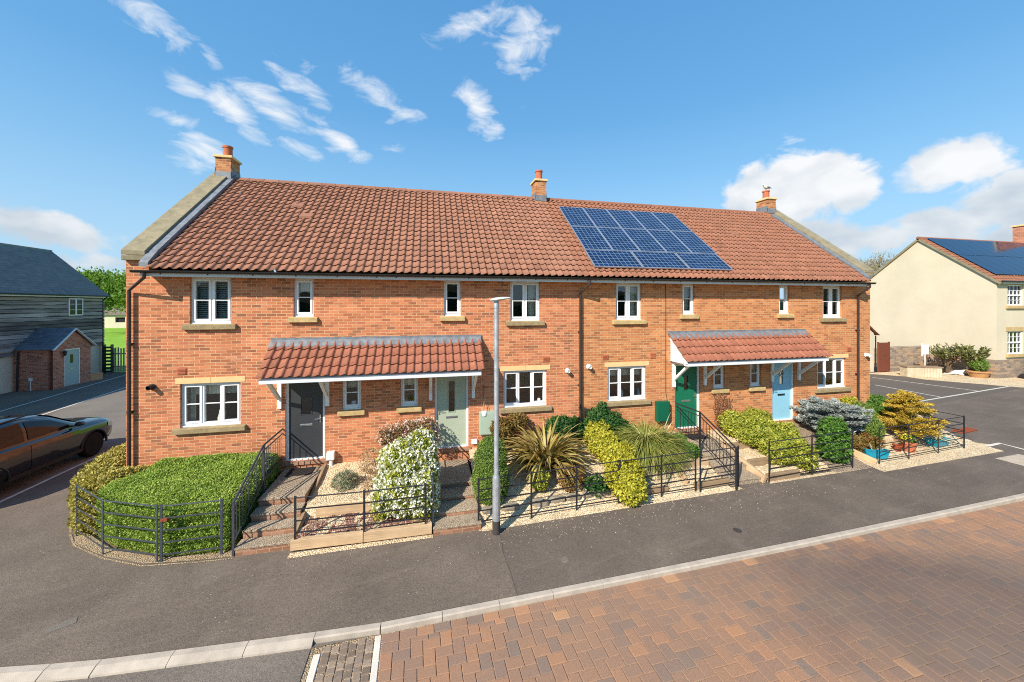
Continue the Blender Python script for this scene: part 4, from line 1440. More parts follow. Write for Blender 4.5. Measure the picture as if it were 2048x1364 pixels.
def estate_fence(label, pts, h=1.08, rails=5, mat='black_metal', posts=None, clamp=None):
    c = (pts[0][0], pts[0][1], 0)
    o = thing('estate_fence', label, 'fence', c, group='black metal estate fences along the footway')
    V = [Vector((p[0], p[1], 0)) for p in pts]
    for i, p in enumerate(V):
        d = (V[min(i + 1, len(V) - 1)] - V[max(i - 1, 0)]).normalized()
        if posts is not None and i not in posts:
            continue
        n = Vector((-d.y, d.x, 0))
        m = MB().bar(p - Vector((0, 0, 0.06)), p + Vector((0, 0, h)), 0.042, 0.013, up=(n.x, n.y, 0))
        m.build('post', mat, o, local=c)
    for r in range(rails):
        z = 0.14 + (h - 0.035 - 0.14) * r / (rails - 1)
        m = MB()
        P = [p + Vector((0, 0, z)) for p in V]
        if r == rails - 1:
            m.tube(P, 0.0125, 8)
        else:
            for a, b in zip(P[:-1], P[1:]):
                m.bar(a, b, 0.009, 0.026)
        m.build('rail', mat, o, local=c)
    if clamp:
        q = Vector(clamp)
        MB().box(q.x - 0.05, q.x + 0.06, q.y - 0.03, q.y + 0.03, q.z - 0.025, q.z + 0.025).build('clamp', 'rust', o, local=c, bevel=0.006)
    return o


estate_fence('curved grey metal fence around the big green hedge at the lane corner', [(-7.1, -1.07), (-6.09, -1.88), (-4.93, -2.35)], mat='rail_metal')
estate_fence('grey metal fence panel with rusty clamp, between hedge corner and grey handrail', [(-4.85, -2.37), (-3.87, -2.37)], mat='rail_metal', clamp=(-4.8, -2.37, 0.79))
estate_fence('black metal fence before the plum gravel, from brick steps to white shrub', [(-2.52, -2.58), (-1.25, -2.62), (-0.05, -2.6)])
estate_fence('black metal fence behind the lamp post, in front of the spiky bronze plant', [(1.06, -2.6), (2.25, -2.55), (3.36, -2.47), (4.45, -2.41)])
estate_fence('black metal fence in front of the grass clump, right of the yellow hedge', [(4.5, -2.41), (5.65, -2.36), (6.66, -2.31)])
estate_fence('short black metal fence panel at the foot of the black handrail', [(6.76, -2.36), (7.98, -2.28)])
estate_fence('black metal fence in front of the yellow spreading bush and green bush', [(8.97, -2.28), (10.54, -2.18), (12.11, -2.11)], h=1.13)
estate_fence('black metal fence corner around the golden conifer by the car park', [(13.2, -2.07), (14.51, -2.0), (16.0, -1.87), (17.36, -1.77), (17.1, 0.9)], h=1.12)


def sleeper(label, p0, p1, w=0.1, mat='sleeper_wood'):
    """p0, p1: ends of the top centre line; z is the top"""
    p0, p1 = Vector(p0), Vector(p1)
    d = p1 - p0
    L = d.length
    h = 0.2
    o = MB().box(-L / 2, L / 2, -w / 2, w / 2, -h, 0).build('timber_sleeper', mat, bevel=0.008)
    o.location = (p0 + p1) / 2
    o.rotation_euler = Vector((1, 0, 0)).rotation_difference(d.normalized()).to_euler()
    return tag(o, label, 'timber edging', 'timber sleepers edging the front gardens')


sleeper('pale timber sleeper at the footway under the fence, beside the brick steps', (-2.6, -2.56, 0.235), (-1.27, -2.59, 0.235))
sleeper('pale timber sleeper at the footway under the white flowering shrub', (-1.26, -2.59, 0.235), (0.08, -2.6, 0.235))
sleeper('timber sleeper between the cream gravel above and the plum gravel below', (-2.35, -1.83, 0.44), (0.05, -1.79, 0.44))
sleeper('timber sleeper sloping beside the charcoal door steps, edging the gravel', (-2.59, -2.45, 0.26), (-2.59, -0.1, 0.7), w=0.07, mat='sleeper_grey')
sleeper('timber sleeper at the footway inside the short fence panel', (6.72, -2.22, 0.21), (7.8, -2.16, 0.21), mat='sleeper_grey')
sleeper('short grey timber sleeper at the footway beside the yellow hedge', (5.0, -2.22, 0.2), (5.95, -2.17, 0.2), mat='sleeper_grey')
sleeper('timber sleeper in the gravel below the grass clump', (4.9, -1.2, 0.4), (6.0, -1.16, 0.4), mat='sleeper_grey')
sleeper('timber sleeper lying askew down the gravel, right of the grass clump', (6.9, -1.0, 0.52), (6.6, -2.1, 0.24), w=0.08)
sleeper('timber sleeper holding the path edge above the short fence panel', (6.75, -1.5, 0.42), (7.75, -1.45, 0.42))
sleeper('long timber sleeper sloping down beside the black handrail steps', (8.86, -0.2, 0.66), (8.86, -2.3, 0.18), w=0.1)
sleeper('upper grey timber sleeper across the gravel left of the yellow bush', (8.95, -0.88, 0.55), (10.3, -0.85, 0.55), mat='sleeper_grey')
sleeper('lower grey timber sleeper across the gravel left of the yellow bush', (8.95, -1.62, 0.35), (10.9, -1.55, 0.35), mat='sleeper_grey')
sleeper('grey timber sleeper at the footway under the yellow bush fence', (8.98, -2.2, 0.2), (10.1, -2.15, 0.2), mat='sleeper_grey')
sleeper('timber sleeper sloping down the right side of the blue door path', (12.75, -0.4, 0.55), (13.1, -2.1, 0.16), w=0.09)
sleeper('timber sleeper on the gravel behind the small teal pot', (13.5, -1.15, 0.24), (15.0, -1.05, 0.24), mat='sleeper_grey')
sleeper('timber sleeper on the gravel beneath the golden conifer', (15.5, -1.05, 0.24), (16.7, -0.95, 0.24), mat='sleeper_grey')


def rock(label, x, y, z, s, seed):
    rng = random.Random(seed)
    bm = bmesh.new()
    bmesh.ops.create_icosphere(bm, subdivisions=2, radius=1)
    for v in bm.verts:
        k = 1 + rng.uniform(-.12, .12)
        v.co = Vector((max(-.8, min(.8, v.co.x)) * k * s[0], max(-.75, min(.75, v.co.y)) * k * s[1], max(-.7, min(.6, v.co.z)) * k * s[2]))
    me = bpy.data.meshes.new('garden_stone')
    bm.to_mesh(me)
    bm.free()
    o = mesh_obj('garden_stone', me, 'rock')
    o.location = (x, y, z)
    o.rotation_euler = (0, 0, rng.uniform(-.2, .2))
    return tag(o, label, 'stone', 'flat stones edging the gravel garden')


for k, x in enumerate((1.35, 1.85, 2.55, 3.0, 3.4, 3.85, 4.2)):
    rock('flat grey stone in the gravel behind the lamp post, %s' % ('first from the left', 'second from the left', 'third from the left', 'middle one', 'third from the right', 'second from the right', 'first from the right')[k],
         x, -2.22 + 0.02 * k + random.uniform(-.03, .03), 0.17, (random.uniform(.2, .27), .1, .11), 70 + k)

# door mats
def flat_mat(label, x0, x1, y0, y1, z, mat):
    o = MB().box(x0, x1, y0, y1, 0, 0.018).build('door_mat', mat, bevel=0.005)
    o.location = (0, 0, z)
    return tag(o, label, 'door mat')


flat_mat('dark doormat on the landing before the charcoal door', -3.4, -2.82, -0.52, -0.08, 0.61, 'mat_dark')
flat_mat('dark doormat on the path before the dark green door', 7.95, 8.6, -0.55, -0.1, 0.62, 'mat_dark')


# ---- lamp post
def lamp_post(x, y):
    c = (x, y, 0)
    o = thing('lamp_post', 'slim galvanised lamp post with flat lantern head standing in the footway', 'lamp post', c)
    MB().lathe((0, 0, -0.05), [(0.084, 0.0), (0.084, 0.33)], 20).build('base_band', 'iron', o, smooth=True)
    p = MB().lathe((0, 0, 0.28), [(0.082, 0.0), (0.082, 0.86), (0.07, 0.92), (0.052, 0.98), (0.049, 4.5)], 24)
    p.build('column', 'galvanised', o, smooth=True)
    MB().box(-0.018, 0.03, -0.088, -0.08, 0.42, 1.02).build('access_door', 'galvanised', o, bevel=0.004)
    MB().lathe((0, 0, 1.92), [(0.0505, 0), (0.0505, 0.12)], 20).build('label_band', 'plastic_white', o, smooth=True)
    MB().lathe((0, 0, 2.36), [(0.0503, 0), (0.0503, 0.05)], 20).build('sticker', 'pot_tan', o, smooth=True)
    h = thing('lantern', None, None)
    h.parent = o
    COL.objects.unlink(h) if False else None
    bpy.data.objects.remove(h)
    bm = bmesh.new()
    bmesh.ops.create_uvsphere(bm, u_segments=28, v_segments=14, radius=1)
    for v in bm.verts:
        x_, y_, z_ = v.co
        t = (x_ + 1) / 2
        w = 0.125 * (1 - 0.45 * t)
        v.co = Vector((-0.14 + t * 0.46, y_ * w, (z_ * 0.055 if z_ > 0 else z_ * 0.05) * (1 - 0.5 * t) + 0.03 * t))
    me = bpy.data.meshes.new('lantern')
    bm.to_mesh(me)
    bm.free()
    me.polygons.foreach_set('use_smooth', [True] * len(me.polygons))
    l = mesh_obj('lantern', me, 'lamp_head', o, (0, 0, 4.9))
    l.rotation_euler = (0, R(-3), R(-22))
    MB().lathe((0, 0, 4.72), [(0.056, 0.0), (0.056, 0.1), (0.045, 0.16)], 18).build('spigot', 'galvanised', o, smooth=True)
    MB().box(-0.06, 0.16, -0.07, 0.07, 4.853, 4.862).build('lamp_lens', 'glass', o)


lamp_post(1.4, -2.86)

# hanging lantern on the wall of the second house
hl = thing('hanging_lantern', 'small round white lantern on rope, hung by the sage meter box', 'lantern', (1.55, -0.12, 1.75))
MB().lathe((0, 0, 0), [(0.03, -0.11), (0.075, -0.08), (0.09, -0.02), (0.08, 0.03), (0.05, 0.05)], 18).build('globe', 'plastic_white', hl, smooth=True)
MB().tube([(-0.06, 0, 0.03), (0, 0, 0.36), (0.06, 0, 0.03)], 0.007, 6).tube([(0, 0, 0.36), (0, 0.04, 0.5), (0, 0.115, 0.52)], 0.007, 6).build('rope', 'planter_wood', hl)
MB().tube([(0, 0.118, 0.4), (-0.005, 0.06, 0.55), (0, 0.05, 0.72), (0, 0.118, 0.75)], 0.006, 6).build('hook', 'black_metal', hl)


# ---- things standing on window sills inside
def vase(label, x, y, z, prof, mat, name='vase', cat='vase'):
    o = MB().lathe((0, 0, 0), prof, 14).build(name, mat, smooth=True)
    o.location = (x, y, z)
    return tag(o, label, cat)


vase('pale bottle vase inside the large window beside the charcoal door', -5.1, 0.2, 1.89, [(0.05, 0), (0.06, 0.06), (0.025, 0.2), (0.03, 0.26)], 'curtain')
vase('white bottle inside the window left of the dark green meter box', 5.98, 0.2, 1.89, [(0.045, 0), (0.045, 0.15), (0.018, 0.19), (0.018, 0.24)], 'bottle_white', 'bottle', 'bottle')
vase('teal bottle inside the window left of the dark green meter box', 6.56, 0.2, 1.89, [(0.055, 0), (0.055, 0.15), (0.02, 0.19), (0.02, 0.25)], 'bottle_teal', 'bottle', 'bottle')
vase('small pale jar inside the kitchen window below the lamp post lantern', 3.25, 0.2, 1.89, [(0.05, 0), (0.05, 0.08), (0.04, 0.1)], 'bottle_white', 'jar', 'jar')
vase('white pot inside the small window right of the charcoal door', -1.95, 0.2, 2.09, [(0.06, 0), (0.08, 0.07), (0.05, 0.12)], 'bottle_white', 'pot', 'pot')


# ---- gull on the right chimney pot
def gull():
    o = thing('gull', 'small grey and white gull perched on the right chimney pot', 'bird', (15.35, 3.8, 10.1))
    bm = bmesh.new()
    prof = [(-0.26, 0.012, 0.12), (-0.18, 0.03, 0.13), (-0.08, 0.065, 0.14), (0.02, 0.075, 0.155), (0.1, 0.055, 0.18), (0.14, 0.035, 0.215), (0.17, 0.04, 0.245), (0.2, 0.035, 0.25), (0.225, 0.015, 0.245), (0.27, 0.006, 0.235)]
    m = MB()
    m.tube([(-p[0], 0, p[2]) for p in prof], [p[1] for p in prof], 12)
    bm.free()
    m.build('body', 'gull_white', o, smooth=True)
    MB().tube([(0.3, 0.05, 0.13), (0.1, 0.066, 0.165), (-0.06, 0.06, 0.165)], [0.008, 0.035, 0.02], 8).build('wing', 'gull_grey', o, smooth=True)
    MB().tube([(0.3, -0.05, 0.13), (0.1, -0.066, 0.165), (-0.06, -0.06, 0.165)], [0.008, 0.035, 0.02], 8).build('wing', 'gull_grey', o, smooth=True)
    MB().tube([(0, 0.02, 0.1), (0, 0.02, -0.01)], 0.006, 6).tube([(0, -0.02, 0.1), (0, -0.02, -0.01)], 0.006, 6).build('legs', 'pot_tan', o)
    o.rotation_euler = (0, 0, R(8))


gull()


# ================================================================== parked car
def car():
    o = thing('parked_car', 'black estate car parked on the lane beside the hedge', 'car', (-11.3, 2.42, 0.004))
    st = [(-2.45, .76, .46, .9, 1.02), (-2.36, .87, .38, 1.02, 1.1), (-2.1, .935, .32, 1.08, 1.16), (-1.6, .965, .28, 1.11, 1.18), (-0.8, .975, .27, 1.11, 1.17), (0, .975, .26, 1.09, 1.15),
          (.7, .972, .26, 1.07, 1.14), (1.15, .968, .26, 1.06, 1.14), (1.6, .965, .28, 1.03, 1.12), (1.95, .95, .31, 1.0, 1.09), (2.2, .91, .33, .95, 1.04), (2.36, .85, .36, .88, .97), (2.44, .76, .42, .78, .85)]

    def sect(s):
        y, hw, zb, zs, zt = s
        half = [(0, zb), (.82 * hw, zb), (.955 * hw, zb + .06), (.985 * hw, zb + .2), (hw, (zb + zs) / 2 + .06), (.985 * hw, zs - .07), (.94 * hw, zs), (.8 * hw, zt), (.45 * hw, zt + .025), (0, zt + .035)]
        ring = half + [(-a, b) for a, b in reversed(half[1:-1])]
        return [(a, y, b) for a, b in ring]
    m = MB()
    rings = [sect(s) for s in st]
    n = len(rings[0])
    m.add([p for r in rings for p in r], [(i * n + k, i * n + (k + 1) % n, (i + 1) * n + (k + 1) % n, (i + 1) * n + k) for i in range(len(rings) - 1) for k in range(n)] + [tuple(range(n)), tuple((len(rings) - 1) * n + k for k in range(n))])
    body = m.build('body', 'car_paint', o, smooth=True)
    sub = body.modifiers.new('s', 'SUBSURF')
    sub.levels = sub.render_levels = 2
    cut = MB()
    for ya in (1.48, -1.45):
        for s in (-1, 1):
            cut.lathe((s * .62 - (0 if s > 0 else 0), ya, .37), [(.43, -.2 if s < 0 else -.0), (.43, .0 if s < 0 else .5)] if False else [(.43, -.45), (.43, .45)], 32, axis='X')
    # the four wheel housings are cut away for good, then the cutter is thrown away
    for idx, (ya, s) in enumerate([(a, b) for a in (1.48, -1.45) for b in (-1, 1)]):
        cm = MB().lathe((s * .85, ya, .37), [(.435, -.25), (.435, .25)], 36, axis='X').build('cutter', None)
        bo = body.modifiers.new('b%d' % idx, 'BOOLEAN')
        bo.object = cm
        bo.operation = 'DIFFERENCE'
        bo.solver = 'EXACT'
        cm.parent = o
    bpy.context.view_layer.update()
    dg = bpy.context.evaluated_depsgraph_get()
    me = bpy.data.meshes.new_from_object(body.evaluated_get(dg))
    body.modifiers.clear()
    body.data = me
    if not me.materials:
        me.materials.append(MATS['car_paint'])
    for c in [c for c in bpy.data.objects if c.name.startswith('cutter')]:
        bpy.data.objects.remove(c)
    me.polygons.foreach_set('use_smooth', [True] * len(me.polygons))
    me.set_sharp_from_angle(angle=R(35))
    # cabin: roof, pillars, glass
    gs = [(1.22, .86, 1.12, .84), (.85, .87, 1.34, .76), (.4, .88, 1.60, .68), (.1, .885, 1.71, .66), (-.5, .89, 1.765, .66), (-1.3, .885, 1.755, .64), (-1.85, .87, 1.68, .62), (-2.15, .85, 1.46, .68), (-2.38, .8, 1.14, .76)]

    def gsect(s):
        y, hb, zt, ht = s
        half = [(0, 1.0), (hb, 1.0), (hb * .99, 1.09), ((hb + ht) / 2 + .02, (1.09 + zt) / 2), (ht, zt - .05), (ht * .86, zt), (ht * .4, zt + .02), (0, zt + .025)]
        ring = half + [(-a, b) for a, b in reversed(half[1:-1])]
        return [(a, y, b) for a, b in ring]
    m = MB()
    rings = [gsect(s) for s in gs]
    n = len(rings[0])
    m.add([p for r in rings for p in r], [(i * n + k, i * n + (k + 1) % n, (i + 1) * n + (k + 1) % n, (i + 1) * n + k) for i in range(len(rings) - 1) for k in range(n)] + [tuple(range(n)), tuple((len(rings) - 1) * n + k for k in range(n))])
    cab = m.build('cabin', 'car_paint', o, smooth=True)

    def gx(y, z):
        ys = [s[0] for s in gs][::-1]
        hb = np.interp(y, ys, [s[1] for s in gs][::-1])
        zt = np.interp(y, ys, [s[2] for s in gs][::-1])
        ht = np.interp(y, ys, [s[3] for s in gs][::-1])
        return float(np.interp(z, [1.09, (1.09 + zt) / 2, zt - .05], [hb * .99, (hb + ht) / 2 + .02, ht]))

    def side_patch(poly, s, fx, off, name, mat, par, nu=8):
        """poly: four (y,z) corners"""
        m = MB()
        (a, b, c, d) = [Vector((q[0], q[1])) for q in poly]
        vs = []
        for i in range(nu + 1):
            for j in range(nu + 1):
                u, v = i / nu, j / nu
                p = (a.lerp(b, u)).lerp(d.lerp(c, u), v)
                vs.append((s * (fx(p.x, p.y) + off), p.x, p.y))
        m.add(vs, [(i * (nu + 1) + j, (i + 1) * (nu + 1) + j, (i + 1) * (nu + 1) + j + 1, i * (nu + 1) + j + 1) for i in range(nu) for j in range(nu)])
        return m.build(name, mat, par, smooth=True)
    for s in (1, -1):
        side_patch([(-.42, 1.165), (.88, 1.155), (.32, 1.5), (-.36, 1.655)], s, gx, .012, 'side_window', 'car_window', o)
        side_patch([(-1.5, 1.175), (-.52, 1.165), (-.47, 1.655), (-1.42, 1.64)], s, gx, .012, 'side_window', 'car_window', o)
        side_patch([(-2.1, 1.2), (-1.58, 1.175), (-1.5, 1.63), (-1.8, 1.55)], s, gx, .012, 'side_window', 'car_window', o)
        # doors: skins standing a hair proud, so that the shut lines show
        def bx(y, z):
            ys = [q[0] for q in st]
            hw = np.interp(y, ys, [q[1] for q in st]); zb = np.interp(y, ys, [q[2] for q in st]); zs = np.interp(y, ys, [q[3] for q in st])
            return float(np.interp(z, [zb + .06, zb + .2, (zb + zs) / 2 + .06, zs - .07, zs], [.955 * hw, .985 * hw, hw * .998, .985 * hw, .945 * hw]))
        for (ya, yb) in ((-.46, .98), (-1.42, -.475)):
            q = [(ya if ya > -1 else ya + .25, .4), (yb, .4), (yb, 1.005), (ya, 1.03)]
            dr = side_patch(q, s, bx, .006, 'door', 'car_paint', o, 10)
            ym = ya + .22
            MB().box(s * 0.962 - .012, s * 0.962 + .02 * s + .012 * 0 + (.0 if s > 0 else .012), ym - .1, ym + .1, .86, .885).build('handle', 'car_paint', dr, bevel=.006)
        MB().bar((s * .972, -1.0, .36), (s * .972, 1.0, .36), .03, .1).build('sill_trim', 'car_trim', o)
        m = MB()
        m.lathe((0, 0, 0), [(.02, -.1), (.085, -.08), (.1, 0.0), (.085, .06), (.02, .085)], 16, axis='Y')
        mr = m.build('mirror', 'car_paint', o, smooth=True, loc=(s * 1.06, .86, 1.21))
        mr.scale = (1.15, .8, .75)
        MB().bar((s * .86, .86, 1.14), (s * 1.02, .87, 1.17), .06, .035).build('mirror_arm', 'car_trim', o)
        side_patch([(2.04, .78), (2.33, .74), (2.3, .86), (2.04, .92)], s, bx, .008, 'headlight', 'chrome', o, 4)
        # wheels
        for ya in (1.48, -1.45):
            w = MB().lathe((0, 0, 0), [(.25, -.13), (.33, -.13), (.365, -.1), (.372, -.05), (.372, .05), (.365, .1), (.33, .13), (.25, .13)], 36, axis='X')
            wh = w.build('wheel', 'rubber', o, smooth=True, loc=(s * .84, ya, .372))
            r = MB()
            r.lathe((s * .08, 0, 0), [(.272, -.03), (.272, .045), (.255, .045), (.25, -.03)], 36, axis='X')
            r.lathe((s * .09, 0, 0), [(.06, -.03), (.06, .02)], 20, axis='X')
            for k in range(10):
                an = 2 * math.pi * k / 10
                for da in (-.09, .09):
                    r.bar((s * .1, .05 * math.cos(an), .05 * math.sin(an)), (s * .118, .258 * math.cos(an + da), .258 * math.sin(an + da)), .022, .024, up=(1, 0, 0))
            r.build('rim', 'car_rim', wh)
            MB().lathe((s * .0, 0, 0), [(.24, -.06), (.24, .03)], 30, axis='X').build('brake_disc', 'iron', wh)
            # arch lip
            l = MB()
            pts = [(s * .975 * .985, ya + .45 * math.cos(t), .37 + .45 * math.sin(t)) for t in np.linspace(-.12, math.pi + .12, 22)]
            l.tube(pts, .03, 8)
            l.build('wheel_arch', 'car_trim', o, smooth=True)
    # windscreen
    m = MB()
    vs = []
    for i in range(9):
        t = i / 8
        y = 1.17 + (.2 - 1.17) * t
        z = np.interp(y, [.1, .4, .85, 1.22], [1.71, 1.60, 1.34, 1.12])
        h = np.interp(y, [.1, .4, .85, 1.22], [.6, .63, .7, .78])
        for j in range(9):
            u = -1 + j / 4
            vs.append((u * h, y + .012, z + .035 - .02 * u * u))
    m.add(vs, [(i * 9 + j, i * 9 + j + 1, i * 9 + j + 10, i * 9 + j + 9) for i in range(8) for j in range(8)])
    m.build('windscreen', 'car_window', o, smooth=True)
    MB().bar((.2, 1.18, 1.175), (.7, 1.0, 1.28), .02, .02).build('wiper', 'car_trim', o)
    MB().box(-.5, .5, 2.385, 2.42, .5, .7).build('grille', 'car_trim', o)
    MB().bar((.63, -1.7, 1.72), (.63, -.2, 1.78), .03, .03).bar((-.63, -1.7, 1.72), (-.63, -.2, 1.78), .03, .03).build('roof_bars', 'car_trim', o)


plain('car_window', S(18, 18, 20), 0.03, 0.45, var=0.02)
car()


# ================================================================== timber-clad house on the left
def clad_house():
    L = (-22.4, 14.0, 0)
    o = thing('timber_clad_house', 'grey timber clad house with slate roof and brick porch across the lane', 'house', L, R(90))
    # local x runs away down the lane, local -y faces the lane
    x0, x1 = -9.0, 7.45
    w = MB()
    w.box(x0, x1, 0.0, 6.0, -0.1, 2.6)
    w.build('wall', 'render_pale', o)
    cl = MB()
    z = 1.98
    rng = random.Random(3)
    while z < 5.35:
        h = 0.235
        t = rng.uniform(0, 1)
        xs = np.linspace(x0 - 0.03, x1 + 0.03, 34)
        wob = [rng.uniform(-.03, .03) for _ in xs]
        vs = []
        for x, q in zip(xs, wob):
            # sawn board with a waney lower edge, set off from the next one by an open joint
            vs += [(x, -0.11, z + q), (x, -0.1, z + h - 0.045), (x, -0.03, z + h - .045), (x, -0.03, z + q)]
        n = len(xs)
        for a, b in ((0, 1), (1, 2), (3, 0)):
            cl.add(vs, [(4 * i + a, 4 * i + 4 + a, 4 * i + 4 + b, 4 * i + b) for i in range(n - 1)], t)
        z += h
    # the far gable end is boarded too
    cl.prism([(-0.03, 2.6), (6.03, 2.6), (6.03, 5.4), (3.0, 8.3), (-0.03, 5.4)], 'x', x1 - 0.02, x1 + 0.03, 0.4)
    cl.box(x0, x1 - 0.03, -0.028, 6.0, 2.601, 5.4, 0.0)
    cl.build('cladding', 'weatherboard', o)
    rf = tile_field('roof', 'slate', o, x0 - 0.2, x1 + 0.14, -0.33, 5.42, 3.0, 8.5, cw=0.28, gauge=0.22, seed=5, h=0.12)
    MB().add([(x0, 3.0, 8.5), (x1 + .14, 3.0, 8.5), (x1 + .14, 6.3, 5.42), (x0, 6.3, 5.42)], [(0, 1, 2, 3)]).build('back_slope', 'slate', rf)
    MB().box(x0 - 0.2, x1 + 0.14, 2.94, 3.06, 8.46, 8.56).build('ridge_tiles', 'lead', rf)
    MB().box(x0 - 0.2, x1 + 0.12, -0.3, -0.27, 5.28, 5.4).build('fascia', 'fascia_white', o)
    MB().tube([(x0 - 0.2, -0.38, 5.4), (x1 + 0.14, -0.38, 5.4)], 0.05, 8).build('gutter', 'gutter_black', o)
    # upper window with white frame
    def win(xa, xb, za, zb):
        f = MB()
        y = -0.15
        f.box(xa, xb, y, 0.0, za, za + .06).box(xa, xb, y, 0.0, zb - .06, zb).box(xa, xa + .06, y, 0, za + .06, zb - .06).box(xb - .06, xb, y, 0, za + .06, zb - .06)
        m = (xa + xb) / 2
        f.box(m - .05, m + .05, y, 0, za + .06, zb - .06)
        for zz in (za + (zb - za) / 3, za + (zb - za) * 2 / 3):
            f.box(xa + .06, xb - .06, y + .01, 0, zz - .012, zz + .012)
        wd = f.build('window', 'upvc_white', o)
        MB().box(xa + .06, xb - .06, -0.125, -0.115, za + .06, zb - .06).build('pane', 'car_window', wd)
    win(4.75, 5.75, 4.1, 5.2)
    win(-1.2, -0.05, 4.0, 5.2)
    win(-5.0, -3.9, 4.0, 5.2)
    # brick porch with its own gabled slate roof
    pa, pb, D = 1.62, 4.05, -1.78
    p = MB()
    pm = (pa + pb) / 2
    d0, d1 = pm - 0.52, pm + 0.5
    wall_panel(p, pa, pb, -0.1, 2.35, [(d0, d1, 0.02, 2.2)], D, 0.2)
    p.add([(pa, D, 2.35), (pb, D, 2.35), (pm, D, 3.32)], [(0, 1, 2)])
    p.box(pa, pa + .2, D + .201, -0.0, -0.1, 2.35).box(pb - .2, pb, D + .201, 0.0, -0.1, 2.35)
    po = p.build('porch', 'brick_porch', o)
    r = MB()
    for sx, ex in ((-1, pa - .14), (1, pb + .14)):
        n = 9
        for k in range(n):
            t0, t1 = k / n, (k + 1) / n
            xa_, xb_ = ex + (pm - ex) * t0, ex + (pm - ex) * t1
            za_, zb_ = 2.27 + (3.4 - 2.27) * t0, 2.27 + (3.4 - 2.27) * t1
            yy = D - 0.12
            while yy < -0.03:
                y2 = min(yy + 0.27, -0.03)
                r.add([(xa_, yy, za_ + .035), (xa_, y2 - .005, za_ + .035), (xb_, y2 - .005, zb_ + .012), (xb_, yy, zb_ + .012), (xa_, yy, za_), (xa_, y2 - .005, za_)], [(0, 1, 2, 3), (0, 1, 5, 4)], random.uniform(0, .6))
                yy = y2
    r.build('porch_roof', 'slate', po)
    b = MB()
    b.bar((pa - .16, D - .14, 2.24), (pm, D - .14, 3.38), .03, .13, up=(0, -1, 0)).bar((pb + .16, D - .14, 2.24), (pm, D - .14, 3.38), .03, .13, up=(0, -1, 0))
    b.build('bargeboard', 'paint_white', po)
    MB().box(d0 + .002, d0 + .06, D + .02, D + .12, .03, 2.19).box(d1 - .06, d1 - .002, D + .02, D + .12, .03, 2.19).box(d0 + .06, d1 - .06, D + .02, D + .12, 2.13, 2.19).build('door_frame', 'paint_white', po)
    MB().box(d0 + .062, d1 - .062, D + .05, D + .1, .03, 2.128).build('door', 'door_grey_green', po)
    MB().box(pm - .1, pm + .08, D + .044, D + .049, 1.35, 1.85).build('door_glass', 'car_window', po)
    MB().box(pm - .14, pm + .14, D + .04, D + .0495, 1.0, 1.05).build('letter_plate', 'steel', po)
    MB().lathe((d0 - .12, D - .12, 1.85), [(.03, .0), (.07, .05), (.08, .2), (.1, .22), (.03, .3)], 10).bar((d0 - .12, D, 1.8), (d0 - .12, D - .12, 1.85), .03, .03).build('wall_lantern', 'black_metal', po)
    MB().box(pa - .05, pa, D + .9, D + 1.05, .55, .72).tube([(pa - .03, D + .97, .55), (pa - .03, D + .97, .0)], .02, 8).build('outside_socket', 'plastic_white', po)
    MB().tube([(pa - .06, D + 1.5, 2.2), (pa - .06, D + 1.55, 0.02)], .045, 10).build('downpipe', 'gutter_black', po)
    MB().tube([(x1 - .1, -.38, 5.38), (x1 - .1, -.1, 5.1), (x1 - .1, -.1, 0.02)], .04, 10).build('downpipe', 'gutter_black', o)
    MB().lathe((3.3 - 4.5, -.12, 5.15), [(.02, .0), (.05, .03), (.05, .1)], 10, axis='Y').build('security_light', 'plastic_white', o)


clad_house()
bx_ = MB().box(-.32, .32, -.22, .22, 0, .42).box(-.34, .34, -.24, -.22, .36, .43).build('cardboard_box', 'cardboard', bevel=.01)
bx_.location = (-20.75, 18.45, 0)
bx_.rotation_euler = (0, 0, R(70))
tag(bx_, 'brown cardboard box on the ground beside the brick porch', 'box')


def picket_fence():
    a, b = Vector((-21.9, 21.55, 0)), Vector((-17.2, 21.7, 0))
    o = thing('picket_fence', 'weathered grey picket fence at the end of the lane', 'fence', a)
    d = b - a
    L = d.length
    d.normalize()
    n = int(L / 0.16)
    for i in range(n):
        p = d * (i * 0.16)
        hgt = random.uniform(1.6, 1.78)
        MB().box(p.x, p.x + .085, p.y - .012, p.y + .012, .05, hgt, random.random()).build('pale', 'grey_rail_wood', o)
    for z in (.4, 1.3):
        MB().bar((0, .035, z), (d.x * L, d.y * L + .035, z), .04, .09).build('rail', 'grey_rail_wood', o)
    for i in range(4):
        p = d * (L * i / 3)
        MB().box(p.x - .06, p.x + .06, p.y + .06, p.y + .18, -.05, 1.7).build('post', 'grey_rail_wood', o)
    # black stacked log store beside it


picket_fence()
ls = MB()
for k in range(8):
    ls.box(-.2, .2, -.1, .1, .05 + k * .24, .17 + k * .24)
ls.box(-.24, -.2, -.11, .11, 0, 2.0).box(.2, .24, -.11, .11, 0, 2.0)
lo = ls.build('slatted_post', 'gutter_black')
lo.location = (-21.95, 21.3, 0)
tag(lo, 'dark slatted timber post between the clad house and picket fence', 'gate post')


